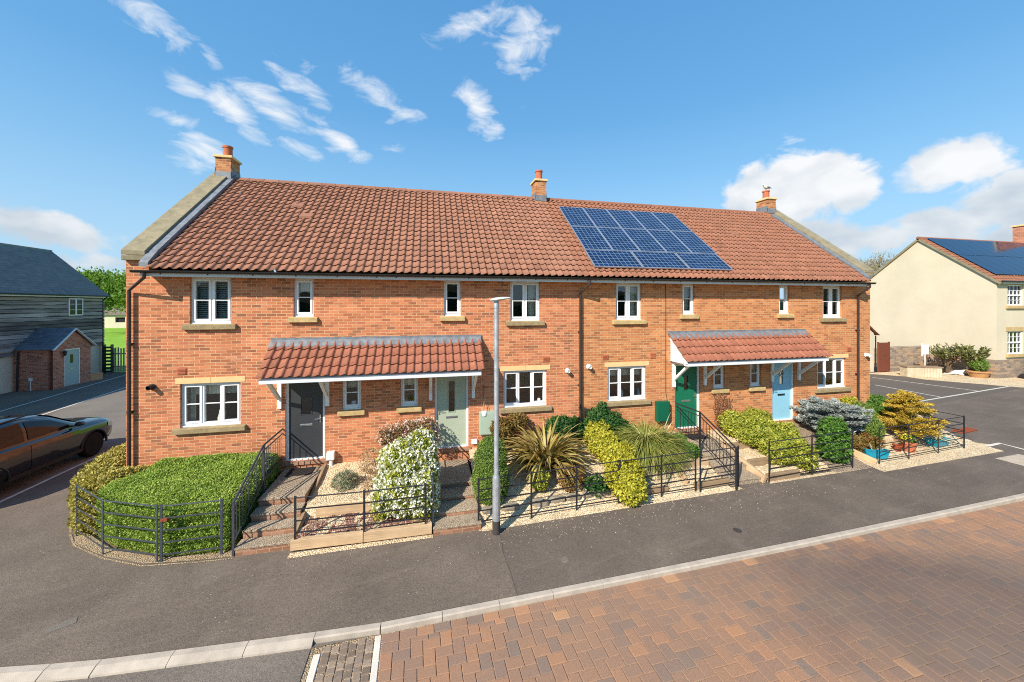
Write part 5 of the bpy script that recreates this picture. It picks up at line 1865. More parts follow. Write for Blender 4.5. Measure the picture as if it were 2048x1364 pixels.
def field_barn():
    o = thing('field_barn', 'pale stone barn with grey tiled roof across the green field', 'barn', (-64, 86, 0), R(4))
    w = MB()
    wall_panel(w, -9, 9, -.2, 2.6, [(-1.2, .5, 1.0, 2.1), (4, 5.5, 1.0, 2.1)], 0, .4)
    w.prism([(0.0, 2.6), (6, 2.6), (3, 5.8)], 'x', -9, -8.7).prism([(0, 2.6), (6, 2.6), (3, 5.8)], 'x', 8.7, 9).box(-9, 9, 5.8, 6, -.2, 2.6)
    w.build('wall', 'render_pale', o)
    tile_field('roof', 'grey_tile', o, -9.2, 9.2, -.3, 2.55, 3, 5.9, cw=.5, gauge=.5, seed=9, h=.5)
    MB().add([(-9.2, 3, 5.9), (9.2, 3, 5.9), (9.2, 6.3, 2.55), (-9.2, 6.3, 2.55)], [(0, 1, 2, 3)]).build('back_slope', 'grey_tile', o)
    MB().box(-1.2, .5, .3, .34, 1, 2.1).build('opening', 'backing_dark', o)
    MB().box(4, 5.5, .3, .34, 1, 2.1).build('opening', 'backing_dark', o)


tint_mat('grey_tile', [(0, S(104, 98, 94)), (1, S(140, 132, 126))], 0.9, 0.15, grain=0.2, gsc=3)
field_barn()


# ================================================================== cream house on the right
def cream_house():
    X, Y, YB = 36.05, 6.23, 14.1
    L = (X, Y, 0)
    o = thing('cream_rendered_house', 'cream rendered house with stone plinth and solar panels beyond the car park', 'house', L)
    D, ym = YB - Y, (YB - Y) / 2
    k = (9.74 - 6.4) / ym
    wm = MB()
    wm.prism([(0, 1.2), (D, 1.2), (D, 6.4), (ym, 9.72), (0, 6.4)], 'x', 0.0, 0.3)
    wins = [(1.05, 2.55, 4.75, 6.1), (1.05, 2.55, 1.55, 3.05), (5.5, 7.0, 4.75, 6.1), (5.5, 7.0, 1.55, 3.05)]
    wall_panel(wm, 0.3, 14, 1.2, 6.4, wins, 0.0, 0.3)
    wm.build('wall', 'render_cream', o)
    pl = MB().box(-0.05, 0.25, -0.05, D, -0.1, 1.198).box(0.25, 14, -0.05, 0.25, -0.1, 1.198)
    pl.build('plinth', 'stone_wall', o)
    rf = tile_field('roof', 'roof_tile_lichen', o, -0.12, 14, -0.25, 6.4 - .25 * k + .05, ym, 9.8, cw=.3, gauge=.33, seed=33)
    MB().add([(-0.12, ym, 9.8), (14, ym, 9.8), (14, D + .25, 6.2), (-.12, D + .25, 6.2)], [(0, 1, 2, 3)]).build('back_slope', 'roof_tile_lichen', rf)
    MB().tube([(-.12, ym, 9.8), (14, ym, 9.8)], .12, 10).build('ridge_tiles', 'roof_tile_lichen', rf)
    MB().bar((-.06, -.25, 6.15), (-.06, ym, 9.72), .12, .14, up=(0, -.6, .8)).bar((-.06, D + .25, 6.15), (-.06, ym, 9.72), .12, .14, up=(0, .6, .8)).build('verge', 'coping_stone', o)
    MB().box(-.05, 14, -.24, -.21, 6.16, 6.33).build('fascia', 'fascia_white', o)
    MB().tube([(-.1, -.3, 6.3), (14, -.3, 6.3)], .06, 8).build('gutter', 'gutter_black', o)
    s = math.hypot(1, k)
    pv = MB()
    for i in range(12):
        for j in range(2):
            ya, yb = .2 + j * 1.78, .2 + j * 1.78 + 1.75
            xa = .35 + i * 1.02
            pv.add([(xa, ya, 6.4 + k * ya + .24), (xa + 1.0, ya, 6.4 + k * ya + .24), (xa + 1.0, yb, 6.4 + k * yb + .24), (xa, yb, 6.4 + k * yb + .24)], [(0, 1, 2, 3)])
    pv.build('solar_array', 'solar_dark', o)
    for wx in wins:
        f = MB()
        xa, xb, za, zb = wx
        y = .06
        f.box(xa, xa + .07, y, .16, za, zb).box(xb - .07, xb, y, .16, za, zb).box(xa + .07, xb - .07, y, .16, za, za + .08).box(xa + .07, xb - .07, y, .16, zb - .07, zb)
        zm = (za + zb) / 2
        f.box(xa + .07, xb - .07, y - .01, .16, zm - .05, zm + .05)
        for i in (1, 2, 3):
            xx = xa + (xb - xa) * i / 4
            f.box(xx - .015, xx + .015, y + .02, .15, za + .08, zm - .05).box(xx - .015, xx + .015, y + .02, .15, zm + .05, zb - .07)
        for zz in ((za + .08 + zm - .05) / 2, (zb - .07 + zm + .05) / 2):
            f.box(xa + .07, xb - .07, y + .022, .148, zz - .015, zz + .015)
        wd = f.build('window', 'upvc_white', o)
        MB().box(xa + .07, xb - .07, .12, .125, za + .08, zb - .07).build('pane', 'car_window', wd)
        MB().box(xa - .2, xb + .2, -.12, .1, za - .2, za - .002).build('sill', 'sill_stone', wd)
        if za < 3:
            MB().box(xa - .2, xb + .2, -.03, .1, zb + .002, zb + .28).build('lintel', 'sill_stone', wd)
    # chimney further along the ridge
    ch = MB().box(11.1, 11.9, ym - .35, ym + .35, 8.9, 11.2).build('chimney', 'brick_porch', o)
    MB().box(11.02, 11.98, ym - .43, ym + .43, 11.2, 11.32).build('chimney_cap', 'lintel_stone', ch)


plain('solar_dark', S(22, 34, 58), 0.1, 0.6, var=0.06)
cream_house()


def garage():
    o = thing('garage', 'white walled garage with red tiled roof behind the terrace end', 'garage', (28.5, 9.8, 0))
    w = MB()
    w.prism([(-2.55, -.1), (2.55, -.1), (2.55, 2.75), (0, 4.6), (-2.55, 2.75)], 'y', 0, 6)
    w.build('wall', 'render_cream', o)
    r = MB()
    for s in (-1, 1):
        for k in range(9):
            t0, t1 = k / 9, (k + 1) / 9
            xa, xb = s * (2.8 - 2.8 * t0), s * (2.8 - 2.8 * t1)
            za, zb = 2.62 + 2.1 * t0, 2.62 + 2.1 * t1
            r.add([(xa, -.2, za + .06), (xa, 6.2, za + .06), (xb, 6.2, zb + .03), (xb, -.2, zb + .03), (xa, -.2, za), (xa, 6.2, za)], [(0, 1, 2, 3), (0, 1, 5, 4), (0, 4, 3)], random.random())
    r.build('roof', 'roof_tile', o)
    MB().tube([(2.62, -.06, 2.6), (2.62, -.06, 0.02)], .04, 8).build('downpipe', 'gutter_black', o)


garage()
g_ = thing('side_gate', 'tall brown timber gate between the garage and the cream house', 'gate', (31.65, 9.6, 0))
gm = MB()
for k in range(7):
    gm.box(-.47 + k * .135, -.47 + k * .135 + .128, -.02, .02, .04, 2.1)
gm.build('boards', 'door_brown', g_)
MB().box(-.53, -.475, -.05, .05, 0, 2.15).box(.48, .53, -.05, .05, 0, 2.15).build('posts', 'door_brown', g_)

rw = MB().box(0, 4.0, -.2, .2, -.1, 1.75)
rwo = rw.build('garden_wall', 'stone_wall', bevel=.01)
rwo.location = (32.15, 9.75, 0)
tag(rwo, 'low rubble stone wall running from the brown gate to the cream house', 'wall')

# things by the cream house
pt = thing('timber_planter', 'long pale boarded timber planter at the edge of the car park', 'planter', (32.0, 7.75, 0), R(-24))
pm_ = MB()
for k in range(12):
    pm_.box(-.95 + k * .16, -.95 + k * .16 + .15, -.3, -.27, .02, .66)
pm_.box(-.95, .97, .27, .3, .02, .66).box(-.95, -.92, -.268, .268, .02, .66).box(.94, .97, -.268, .268, .02, .66)
pm_.build('boards', 'planter_wood', pt)
MB().box(-1.0, 1.02, -.34, .34, .661, .71).build('lid', 'sleeper_grey', pt)
sg = thing('notice_post', 'small blank white board on a thin post behind the timber planter', 'sign', (33.2, 8.2, 0))
MB().box(-.02, .02, -.02, .02, 0, 1.75).build('post', 'plastic_white', sg)
MB().box(-.28, -.22, -.03, .03, 1.3, 2.15).box(-.22, .3, -.025, -.01, 1.4, 2.05).build('board', 'plastic_white', sg)


def pot(label, x, y, r, h, mat, name='plant_pot', z=0.0, square=None, rz=0.0):
    e = thing(name, label, 'plant pot', (x, y, z), rz)
    m = MB()
    if square:
        w, l = square
        k = .8
        m.add([(-w / 2 * k, -l / 2 * k, 0), (w / 2 * k, -l / 2 * k, 0), (w / 2 * k, l / 2 * k, 0), (-w / 2 * k, l / 2 * k, 0), (-w / 2, -l / 2, h), (w / 2, -l / 2, h), (w / 2, l / 2, h), (-w / 2, l / 2, h),
               (-w / 2 + .03, -l / 2 + .03, h), (w / 2 - .03, -l / 2 + .03, h), (w / 2 - .03, l / 2 - .03, h), (-w / 2 + .03, l / 2 - .03, h),
               (-w / 2 * .9 + .03, -l / 2 * .9 + .03, h - .06), (w / 2 * .9 - .03, -l / 2 * .9 + .03, h - .06), (w / 2 * .9 - .03, l / 2 * .9 - .03, h - .06), (-w / 2 * .9 + .03, l / 2 * .9 - .03, h - .06)],
              [(3, 2, 1, 0)] + [(a + k_, a + (k_ + 1) % 4, a + 4 + (k_ + 1) % 4, a + 4 + k_) for a in (0, 4, 8) for k_ in range(4)])
        m.build('pot', mat, e, bevel=.006)
        MB().box(-w / 2 * .9 + .03, w / 2 * .9 - .03, -l / 2 * .9 + .03, l / 2 * .9 - .03, h - .08, h - .05).build('soil', 'soil', e)
    else:
        m.lathe((0, 0, 0), [(r * .68, 0), (r * .95, h * .8), (r * 1.05, h * .8), (r * 1.05, h), (r * .92, h), (r * .88, h - .05), (r * .05, h - .055)], 24)
        m.build('pot', mat, e, smooth=True)
        MB().lathe((0, 0, h - .05), [(r * .88, -.004), (r * .88, .006), (.01, .012)], 20).build('soil', 'soil', e)
    return e


pot('teal rectangular trough on gravel at the left of the right-hand fence', 13.55, -1.72, 0, .27, 'pot_teal', z=.06, square=(.62, .3), rz=R(-30))
pot('teal rectangular trough on gravel at the right by the fence corner', 16.75, -1.45, 0, .27, 'pot_teal', z=.04, square=(.72, .32), rz=R(6))
pot('round terracotta pot on gravel between the two teal troughs', 15.15, -1.62, .19, .34, 'pot_clay', z=.05)
pot('small red clay pot tipped behind the terracotta pot', 14.85, -1.5, .12, .2, 'rust', z=.06)
pot('wide tan bowl holding a clipped ball by the cream house', 35.45, 6.75, .55, .45, 'pot_tan', z=0.0)
pot('black round planter left of the white dog statue by the cream house', 35.2, 8.6, .35, .5, 'pot_black', z=0.0)
rh = MB().box(-.55, .55, -.15, .15, 0, .04).box(-.5, -.4, -.12, .12, .05, .1).build('red_board', 'rust', bevel=.01)
rh.location = (19.9, -.5, .004)
rh.rotation_euler = (0, 0, R(8))
tag(rh, 'flat rust red board lying on the car park behind the fence corner', 'board')
bt = MB().lathe((0, 0, 0), [(.5, 0), (.55, .1), (.42, .28), (.15, .36)], 18).build('garden_mound', 'pot_black', smooth=True)
bt.location = (38.0, 5.6, 0)
tag(bt, 'low dark rounded garden basket on gravel before the cream house front', 'basket')
sheet('gravel_verge', [(29.5, 9.5), (31.0, 8.1), (31.0, 7.0), (33.5, 4.05), (46, 4.2), (46, 6.2), (36.0, 6.2), (36.0, 9.6)], 0.009, 'gravel_cream')


def dog_statue():
    o = thing('dog_statue', 'white lying dog statue on gravel by the cream house', 'statue', (35.5, 7.55, 0.01), R(-20))
    m = MB()
    m.tube([(-.55, 0, .14), (-.4, 0, .17), (-.1, 0, .18), (.2, 0, .2), (.36, 0, .27)], [.08, .16, .15, .17, .12], 14)
    m.tube([(.34, 0, .25), (.42, 0, .42), (.46, 0, .5)], [.11, .09, .08], 12)
    m.tube([(.38, 0, .52), (.48, 0, .54), (.6, 0, .5), (.68, 0, .48)], [.06, .095, .06, .04], 12)
    for s in (-1, 1):
        m.tube([(.25, s * .13, .12), (.45, s * .13, .05), (.75, s * .11, .04)], [.07, .05, .045], 8)
        m.tube([(-.4, s * .15, .16), (-.2, s * .2, .07), (-.05, s * .18, .04)], [.1, .06, .045], 8)
        m.tube([(.42, s * .07, .58), (.38, s * .12, .5), (.4, s * .12, .42)], [.03, .035, .02], 6)
    m.tube([(-.55, 0, .12), (-.75, .1, .05), (-.9, .2, .03)], [.04, .03, .02], 6)
    m.build('body', 'gull_white', o, smooth=True)


dog_statue()

# ================================================================== plants
LEAFR = dict(rough=0.55, spec=0.3)
tint_mat('leaf_hedge', [(0, S(78, 102, 38)), (0.35, S(122, 148, 56)), (0.7, S(156, 178, 76)), (1, S(192, 200, 112))], transl=0.25, **LEAFR)
tint_mat('leaf_gold', [(0, S(110, 104, 48)), (0.4, S(154, 144, 66)), (0.75, S(186, 172, 88)), (1, S(214, 202, 122))], transl=0.2, **LEAFR)
tint_mat('leaf_yellow', [(0, S(110, 118, 34)), (0.35, S(156, 154, 46)), (0.75, S(190, 182, 60)), (1, S(214, 204, 86))], transl=0.25, **LEAFR)
tint_mat('leaf_yellow_edge', [(0, S(88, 108, 38)), (0.35, S(136, 146, 52)), (0.75, S(174, 172, 68)), (1, S(204, 198, 98))], transl=0.25, **LEAFR)
tint_mat('leaf_green', [(0, S(44, 78, 30)), (0.5, S(76, 116, 42)), (1, S(120, 154, 66))], transl=0.2, **LEAFR)
tint_mat('leaf_dark', [(0, S(30, 62, 30)), (0.5, S(52, 92, 42)), (1, S(92, 130, 62))], transl=0.2, **LEAFR)
tint_mat('leaf_conifer', [(0, S(60, 86, 34)), (0.5, S(102, 128, 52)), (1, S(148, 164, 82))], transl=0.15, **LEAFR)
tint_mat('leaf_bronze', [(0, S(96, 76, 40)), (0.3, S(134, 114, 58)), (0.6, S(164, 146, 80)), (0.85, S(190, 172, 112)), (1, S(120, 84, 58))], transl=0.15, rough=0.5, spec=0.35)
tint_mat('leaf_grass', [(0, S(92, 104, 42)), (0.5, S(130, 138, 64)), (0.85, S(164, 160, 88)), (1, S(188, 172, 112))], transl=0.2, **LEAFR)
tint_mat('leaf_blue', [(0, S(98, 108, 106)), (0.5, S(138, 146, 144)), (1, S(182, 188, 184))], transl=0.1, **LEAFR)
tint_mat('leaf_golden_conifer', [(0, S(128, 104, 36)), (0.4, S(170, 142, 50)), (0.8, S(200, 172, 66)), (1, S(214, 194, 110))], transl=0.15, **LEAFR)
tint_mat('leaf_red', [(0, S(84, 74, 34)), (0.35, S(110, 100, 44)), (0.7, S(140, 92, 54)), (1, S(158, 132, 70))], transl=0.2, **LEAFR)
tint_mat('leaf_grey', [(0, S(98, 104, 82)), (0.5, S(132, 134, 106)), (1, S(168, 164, 136))], transl=0.1, **LEAFR)
tint_mat('leaf_dry', [(0, S(134, 108, 78)), (0.5, S(168, 140, 106)), (1, S(198, 174, 140))], transl=0.1, **LEAFR)
tint_mat('leaf_rose', [(0, S(84, 78, 54)), (0.45, S(116, 108, 74)), (0.75, S(146, 124, 92)), (1, S(164, 104, 84))], transl=0.15, **LEAFR)
tint_mat('leaf_tree', [(0, S(72, 104, 36)), (0.5, S(108, 140, 54)), (1, S(152, 176, 84))], transl=0.3, **LEAFR)
tint_mat('leaf_olive', [(0, S(78, 86, 46)), (0.5, S(108, 112, 66)), (1, S(150, 146, 96))], transl=0.15, **LEAFR)
tint_mat('leaf_agave', [(0, S(150, 160, 130)), (0.5, S(196, 198, 164)), (1, S(222, 218, 186))], transl=0.1, **LEAFR)
tint_mat('petal_white', [(0, S(222, 222, 206)), (1, S(246, 244, 240))], transl=0.2, rough=0.7)
tint_mat('petal_pink', [(0, S(214, 184, 180)), (1, S(238, 222, 216))], transl=0.2, rough=0.7)
tint_mat('petal_yellow', [(0, S(226, 200, 40)), (1, S(240, 224, 80))], transl=0.2, rough=0.7)
tint_mat('petal_orange', [(0, S(196, 84, 36)), (1, S(222, 120, 60))], transl=0.2, rough=0.7)


def unit(v):
    return v / np.maximum(np.linalg.norm(v, axis=1, keepdims=True), 1e-9)


def leaf_quads(P, Dn, size, rng, aspect=0.5, spread=0.9, sizevar=0.35, face=None):
    """one bent four-cornered leaf per point; Dn = rough growing direction"""
    n = len(P)
    d = unit(Dn + rng.normal(0, spread, (n, 3)))
    q = rng.normal(0, 1, (n, 3)) if face is None else face + rng.normal(0, .45, (n, 3))
    s = unit(np.cross(d, q))
    up = np.cross(s, d)
    L = (size * (1 + rng.uniform(-sizevar, sizevar, n)))[:, None]
    w = L * aspect * 0.5
    a = P
    b = P + d * L * 0.45 + s * w + up * L * 0.06
    c = P + d * L - up * L * 0.05
    e = P + d * L * 0.45 - s * w + up * L * 0.06
    V = np.stack([a, b, c, e], 1).reshape(-1, 3)
    F = np.arange(n * 4).reshape(n, 4)
    return V, F


def join(parts):
    Vs, Fs, Ts, k = [], [], [], 0
    for V, F, T in parts:
        Vs.append(V); Fs.append(F + k); Ts.append(T)
        k += len(V)
    return np.concatenate(Vs), np.concatenate(Fs), np.concatenate(Ts)


def lump(p, seed, f=3.0):
    """cheap smooth 3-D wobble in -1..1"""
    r = np.random.default_rng(seed)
    out = np.zeros(len(p))
    for i in range(5):
        k = r.normal(0, 1, 3) * f * (1 + 0.6 * i)
        out += np.sin(p @ k + r.uniform(0, 6.3)) / (1 + 0.5 * i)
    return out / 2.4


def core_blob(c, r, seed, k=0.8, nu=18, nv=10):
    u = np.linspace(0, 2 * np.pi, nu, endpoint=False)
    v = np.linspace(-1, 1, nv) * np.pi / 2
    uu, vv = np.meshgrid(u, v)
    D = np.stack([np.cos(vv) * np.cos(uu), np.cos(vv) * np.sin(uu), np.sin(vv)], -1).reshape(-1, 3)
    V = np.array(c) + D * np.array(r) * k * (1 + 0.1 * lump(D * 1.0, seed, 2.5))[:, None]
    i, j = np.meshgrid(np.arange(nv - 1), np.arange(nu), indexing='ij')
    i, j = i.ravel(), j.ravel()
    F = np.stack([i * nu + j, i * nu + (j + 1) % nu, (i + 1) * nu + (j + 1) % nu, (i + 1) * nu + j], 1)
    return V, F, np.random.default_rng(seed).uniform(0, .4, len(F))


def blob_leaves(blobs, per_m2, size, seed, aspect=0.5, spread=0.8, zmin=None, up=0.3, lumpy=0.16, shell=(0.7, 1.05), core=0.78, freq=4.0):
    rng = np.random.default_rng(seed)
    parts = []
    for bi, (c, r) in enumerate(blobs):
        c, r = np.array(c, float), np.array(r, float)
        area = 4 * np.pi * ((r[0] * r[1]) ** 1.6 / 3 + (r[0] * r[2]) ** 1.6 / 3 + (r[1] * r[2]) ** 1.6 / 3) ** (1 / 1.6)
        n = int(area * per_m2)
        D = unit(rng.normal(0, 1, (n, 3)))
        lm = lump(c + D * r, seed, freq)
        rad = rng.uniform(*shell, n) ** 0.6 * (1 + lumpy * lm)
        P = c + D * r * rad[:, None]
        keep = np.ones(n, bool)
        for bj, (c2, r2) in enumerate(blobs):
            if bj != bi:
                keep &= (((P - np.array(c2)) / np.array(r2)) ** 2).sum(1) > 0.55
        if zmin is not None:
            keep &= P[:, 2] > zmin
        P, D, lm = P[keep], D[keep], lm[keep]
        Dn = D / r * r.mean()
        Dn[:, 2] += up
        V, F = leaf_quads(P, Dn * .6, size, rng, aspect, spread, face=unit(D / r) + np.array([0, -.25, .25]))
        T = np.clip(rng.normal(0.5, 0.22, len(F)) + 0.12 * lm, 0, 1)
        parts.append((V, F, T))
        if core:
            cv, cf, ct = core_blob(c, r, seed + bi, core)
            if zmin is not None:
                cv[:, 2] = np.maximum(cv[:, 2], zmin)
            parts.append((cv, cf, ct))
    return join(parts)


def stems(base, tips, r0=0.02, r1=0.005, bend=0.15, seed=0):
    rng = random.Random(seed)
    m = MB()
    for t in tips:
        b, t = Vector(base), Vector(t)
        mid = b.lerp(t, .5) + Vector((rng.uniform(-1, 1), rng.uniform(-1, 1), rng.uniform(0, 1))) * bend * (t - b).length
        q = [b, b.lerp(mid, .5) + Vector((0, 0, .02)), mid, mid.lerp(t, .55), t]
        m.tube(q, [r0, r0 * .85, (r0 + r1) / 2, r1 * 1.3, r1], 6)
    return m


def shrub(name, label, cat, base, blobs, mat, per_m2, size, seed, group=None, stem=True, flowers=None, **kw):
    """base: world point where it grows; blobs in world coordinates"""
    o = thing(name, label, cat, base, group=group)
    b = np.array(base)
    V, F, T = blob_leaves(blobs, per_m2, size, seed, **kw)
    tinted_mesh('foliage', V - b, F, T, mat, o)
    if stem:
        tips = [tuple(np.array(c) - b + np.array((0, 0, r[2] * .3))) for c, r in blobs for _ in (0,)]
        tips += [tuple(np.array(c) - b + np.array((random.uniform(-.4, .4) * r[0], random.uniform(-.4, .4) * r[1], r[2] * .2))) for c, r in blobs]
        stems((0, 0, -0.03), tips, .018, .006, .1, seed).build('stems', 'bark', o)
    if flowers:
        fmat, n, fs, petals, zlo = flowers
        rng = np.random.default_rng(seed + 99)
        parts = []
        tot = sum(r[0] * r[2] for c, r in blobs)
        for c, r in blobs:
            k = int(n * r[0] * r[2] / tot)
            c, r = np.array(c), np.array(r)
            D = unit(rng.normal(0, 1, (k * 3, 3)))
            P = c + D * r * (1.02 + .16 * lump(c + D * r, seed, kw.get('freq', 4.0)))[:, None] * rng.uniform(.95, 1.06, (k * 3, 1))
            ok = P[:, 2] > zlo
            for c2, r2 in blobs:
                if tuple(c2) != tuple(c):
                    ok &= (((P - np.array(c2)) / np.array(r2)) ** 2).sum(1) > 0.8
            # flowers come in loose clusters
            ok &= lump(P, seed + 5, 9.0) > -0.25
            P, D = P[ok][:k], D[ok][:k]
            for q in range(petals):
                off = rng.normal(0, fs * .45, P.shape)
                V, F = leaf_quads(P + off, D * .4, fs, rng, 0.85, .9)
                parts.append((V, F, rng.uniform(0, 1, len(F))))
        V, F, T = join(parts)
        tinted_mesh('flowers', V - b, F, T, fmat, o)
    return o


def hedge(name, label, poly, top, mat, per_m2, size, seed, zfun, skirt=0.14):
    """clipped hedge over a plan polygon: leaves over the top and down the sides, on a solid core"""
    rng = np.random.default_rng(seed)
    poly = np.array(poly, float)
    base = np.array([poly[:, 0].mean(), poly[:, 1].mean(), 0.0])
    o = thing(name, label, 'hedge', tuple(base))

    def inside(p):
        c = np.zeros(len(p), bool)
        j = len(poly) - 1
        for i in range(len(poly)):
            a, b = poly[i], poly[j]
            c ^= ((a[1] > p[:, 1]) != (b[1] > p[:, 1])) & (p[:, 0] < (b[0] - a[0]) * (p[:, 1] - a[1]) / (b[1] - a[1] + 1e-12) + a[0])
            j = i
        return c

    def edge_dist(p):
        d = np.full(len(p), 9.0)
        for i in range(len(poly)):
            a, b = poly[i], poly[(i + 1) % len(poly)]
            ab = b - a
            t = np.clip(((p - a) @ ab) / (ab @ ab), 0, 1)
            d = np.minimum(d, np.linalg.norm(p - (a + t[:, None] * ab), axis=1))
        return d

    def ztop(p):
        e = np.clip(edge_dist(p) / .28, 0, 1)
        p3 = np.c_[p, np.zeros(len(p))]
        return zfun(p[:, 0], p[:, 1]) - .14 * (1 - e) ** 2 + .05 * lump(p3, seed, 2.2) + .03 * lump(p3, seed + 1, 7)
    lo, hi = poly.min(0), poly.max(0)
    area = np.prod(hi - lo)
    p = rng.uniform(lo, hi, (int(area * per_m2), 2))
    p = p[inside(p)]
    zt = ztop(p)
    P = np.c_[p, zt - rng.uniform(0, 1, len(p)) ** 2 * .14]
    Dn = np.c_[rng.normal(0, .3, (len(p), 2)), np.full(len(p), 1.0)]
    parts = []
    V, F = leaf_quads(P, Dn * np.array([1, 1, .55]), size, rng, .5, .7, face=np.tile(np.array([-.2, -.35, 1.0]), (len(P), 1)))
    T = np.clip(rng.normal(.52, .22, len(F)) + .2 * lump(P, seed + 2, 3) + .1 * lump(P, seed + 7, 14), 0, 1)
    parts.append((V, F, T))
    for i in range(len(poly)):
        a, b = poly[i], poly[(i + 1) % len(poly)]
        ab = b - a
        L = np.linalg.norm(ab)
        nn = np.array([ab[1], -ab[0]]) / L
        n = int(L * 1.15 * per_m2)
        t = rng.uniform(0, 1, n)
        q = a + t[:, None] * ab
        zt = ztop(q - nn * .02)
        zz = rng.uniform(0, 1, n) * zt
        P = np.c_[q + nn * (rng.uniform(-.1, .05, n) + .05 * lump(np.c_[q, zz], seed + 3, 5))[:, None], zz]
        V, F = leaf_quads(P, np.c_[np.tile(nn * .6, (n, 1)), np.full(n, .35)], size, rng, .5, .75, face=np.c_[np.tile(nn, (n, 1)), np.full(n, .3)])
        parts.append((V, F, np.clip(rng.normal(.45, .22, len(F)), 0, 1)))
    V, F, T = join(parts)
    tinted_mesh('foliage', V - base, F, T, mat, o)
    # core
    m = MB()
    n = len(poly)
    c = poly.mean(0)
    ins = poly + (c - poly) / np.linalg.norm(c - poly, axis=1)[:, None] * .12
    zt = zfun(ins[:, 0], ins[:, 1]) - .3
    zc = float(zfun(c[:1], c[1:])[0]) - .16
    vs = [(x, y, 0) for x, y in ins] + [(x, y, z) for (x, y), z in zip(ins, zt)] + [(c[0], c[1], zc)]
    m.add(vs, [(i, (i + 1) % n, (i + 1) % n + n, i + n) for i in range(n)] + [(i + n, (i + 1) % n + n, 2 * n) for i in range(n)], .2)
    m.build('branches', mat, o, local=tuple(base))
    return o


hedge('green_hedge', 'big bright green clipped hedge filling the front garden inside the curved fence',
      [(-6.62, -1.15), (-5.98, -1.68), (-4.9, -2.18), (-3.78, -2.24), (-3.7, -1.2), (-3.7, -0.12), (-5.2, -0.1), (-6.15, -0.12), (-6.3, -0.6)][::1], None, 'leaf_hedge', 10500, .036, 101,
      lambda x, y: 1.2 + .11 * np.clip(y + .1, -2.3, 0))
hedge('golden_hedge', 'yellowish mottled hedge wrapping the left corner of the brick terrace',
      [(-7.62, -.42), (-7.1, -1.0), (-6.66, -1.12), (-6.34, -.58), (-6.2, -.1), (-6.98, -.08), (-7.02, 1.9), (-7.9, 1.95), (-7.95, .8)], None, 'leaf_gold', 3000, .062, 102,
      lambda x, y: 1.12 + .1 * np.clip(y, -1.2, .3))

shrub('white_flowering_shrub', 'dense shrub covered in white blossom beside the sage green door steps', 'shrub', (-.45, -1.9, .2),
      [((-.5, -1.95, .75), (.55, .5, .65)), ((-.55, -1.75, 1.2), (.5, .45, .5)), ((-.12, -2.2, .65), (.34, .34, .55)), ((-.15, -1.7, 1.45), (.34, .34, .38)), ((-.8, -2.1, .55), (.34, .3, .42)), ((-.05, -1.9, 1.1), (.28, .3, .4))],
      'leaf_yellow_edge', 1500, .07, 103, flowers=('petal_white', 1500, .05, 5, .36), zmin=.1, freq=5, lumpy=.22)
shrub('upright_conifer', 'tall rounded bright green conifer behind the lamp post by the sage door steps', 'conifer', (1.5, -1.85, .1),
      [((1.46, -1.85, .62), (.42, .4, .62)), ((1.46, -1.8, 1.12), (.36, .35, .52))], 'leaf_conifer', 5200, .05, 104, aspect=.32, up=.7, zmin=.05, lumpy=.1, freq=6)
shrub('wall_shrub', 'red and green leaved shrub against the wall below the kitchen window', 'shrub', (2.1, -.25, .72),
      [((2.05, -.28, 1.3), (.36, .22, .3)), ((2.45, -.24, 1.45), (.34, .18, .22)), ((1.95, -.2, .95), (.25, .16, .3))], 'leaf_red', 1300, .075, 105, lumpy=.3)
shrub('wall_shrub', 'green bush against the brick wall between spiky bronze plant and middle downpipe', 'shrub', (3.85, -.3, .75),
      [((3.75, -.3, 1.25), (.4, .25, .32)), ((4.15, -.25, 1.1), (.3, .22, .4))], 'leaf_dark', 1500, .07, 106, lumpy=.28)
shrub('ivy', 'dark green ivy mound against the wall right of the middle downpipe', 'ivy', (5.0, -.2, .75),
      [((4.85, -.25, 1.15), (.32, .24, .45)), ((5.3, -.25, 1.2), (.4, .25, .38)), ((5.75, -.3, .95), (.35, .25, .32)), ((5.15, -.15, 1.55), (.14, .12, .3))], 'leaf_dark', 1500, .07, 107, lumpy=.3)
shrub('yellow_euonymus', 'row of bright yellow evergreen bushes running from the wall to the footway', 'shrub', (4.75, -1.5, .3),
      [((4.8, -.5, .98), (.34, .34, .42)), ((4.85, -.95, .84), (.38, .34, .38)), ((5.0, -1.4, .72), (.42, .34, .36)), ((4.85, -1.85, .6), (.4, .33, .38)), ((4.72, -2.25, .55), (.42, .34, .46)), ((4.75, -2.5, .4), (.34, .26, .36))],
      'leaf_yellow', 1700, .07, 108, zmin=.03, lumpy=.3, freq=5)
shrub('small_shrub', 'small bright green bush behind the estate fence, left of the spiky plant foot', 'shrub', (2.7, -1.75, .2),
      [((2.7, -1.75, .5), (.26, .24, .32))], 'leaf_yellow_edge', 1300, .065, 109, lumpy=.3, core=.6)
shrub('small_shrub', 'low red tinged yellow bush behind the fence, right of the spiky plant foot', 'shrub', (3.55, -1.75, .18),
      [((3.5, -1.75, .4), (.3, .24, .24)), ((3.75, -1.6, .45), (.22, .2, .22))], 'leaf_red', 1100, .065, 110, lumpy=.3, core=.6)
shrub('small_shrub', 'low dark green leafy plant on gravel left of the yellow bush row', 'shrub', (4.15, -2.0, .12),
      [((4.1, -1.98, .3), (.28, .22, .2))], 'leaf_dark', 900, .09, 111, lumpy=.3, core=.6)
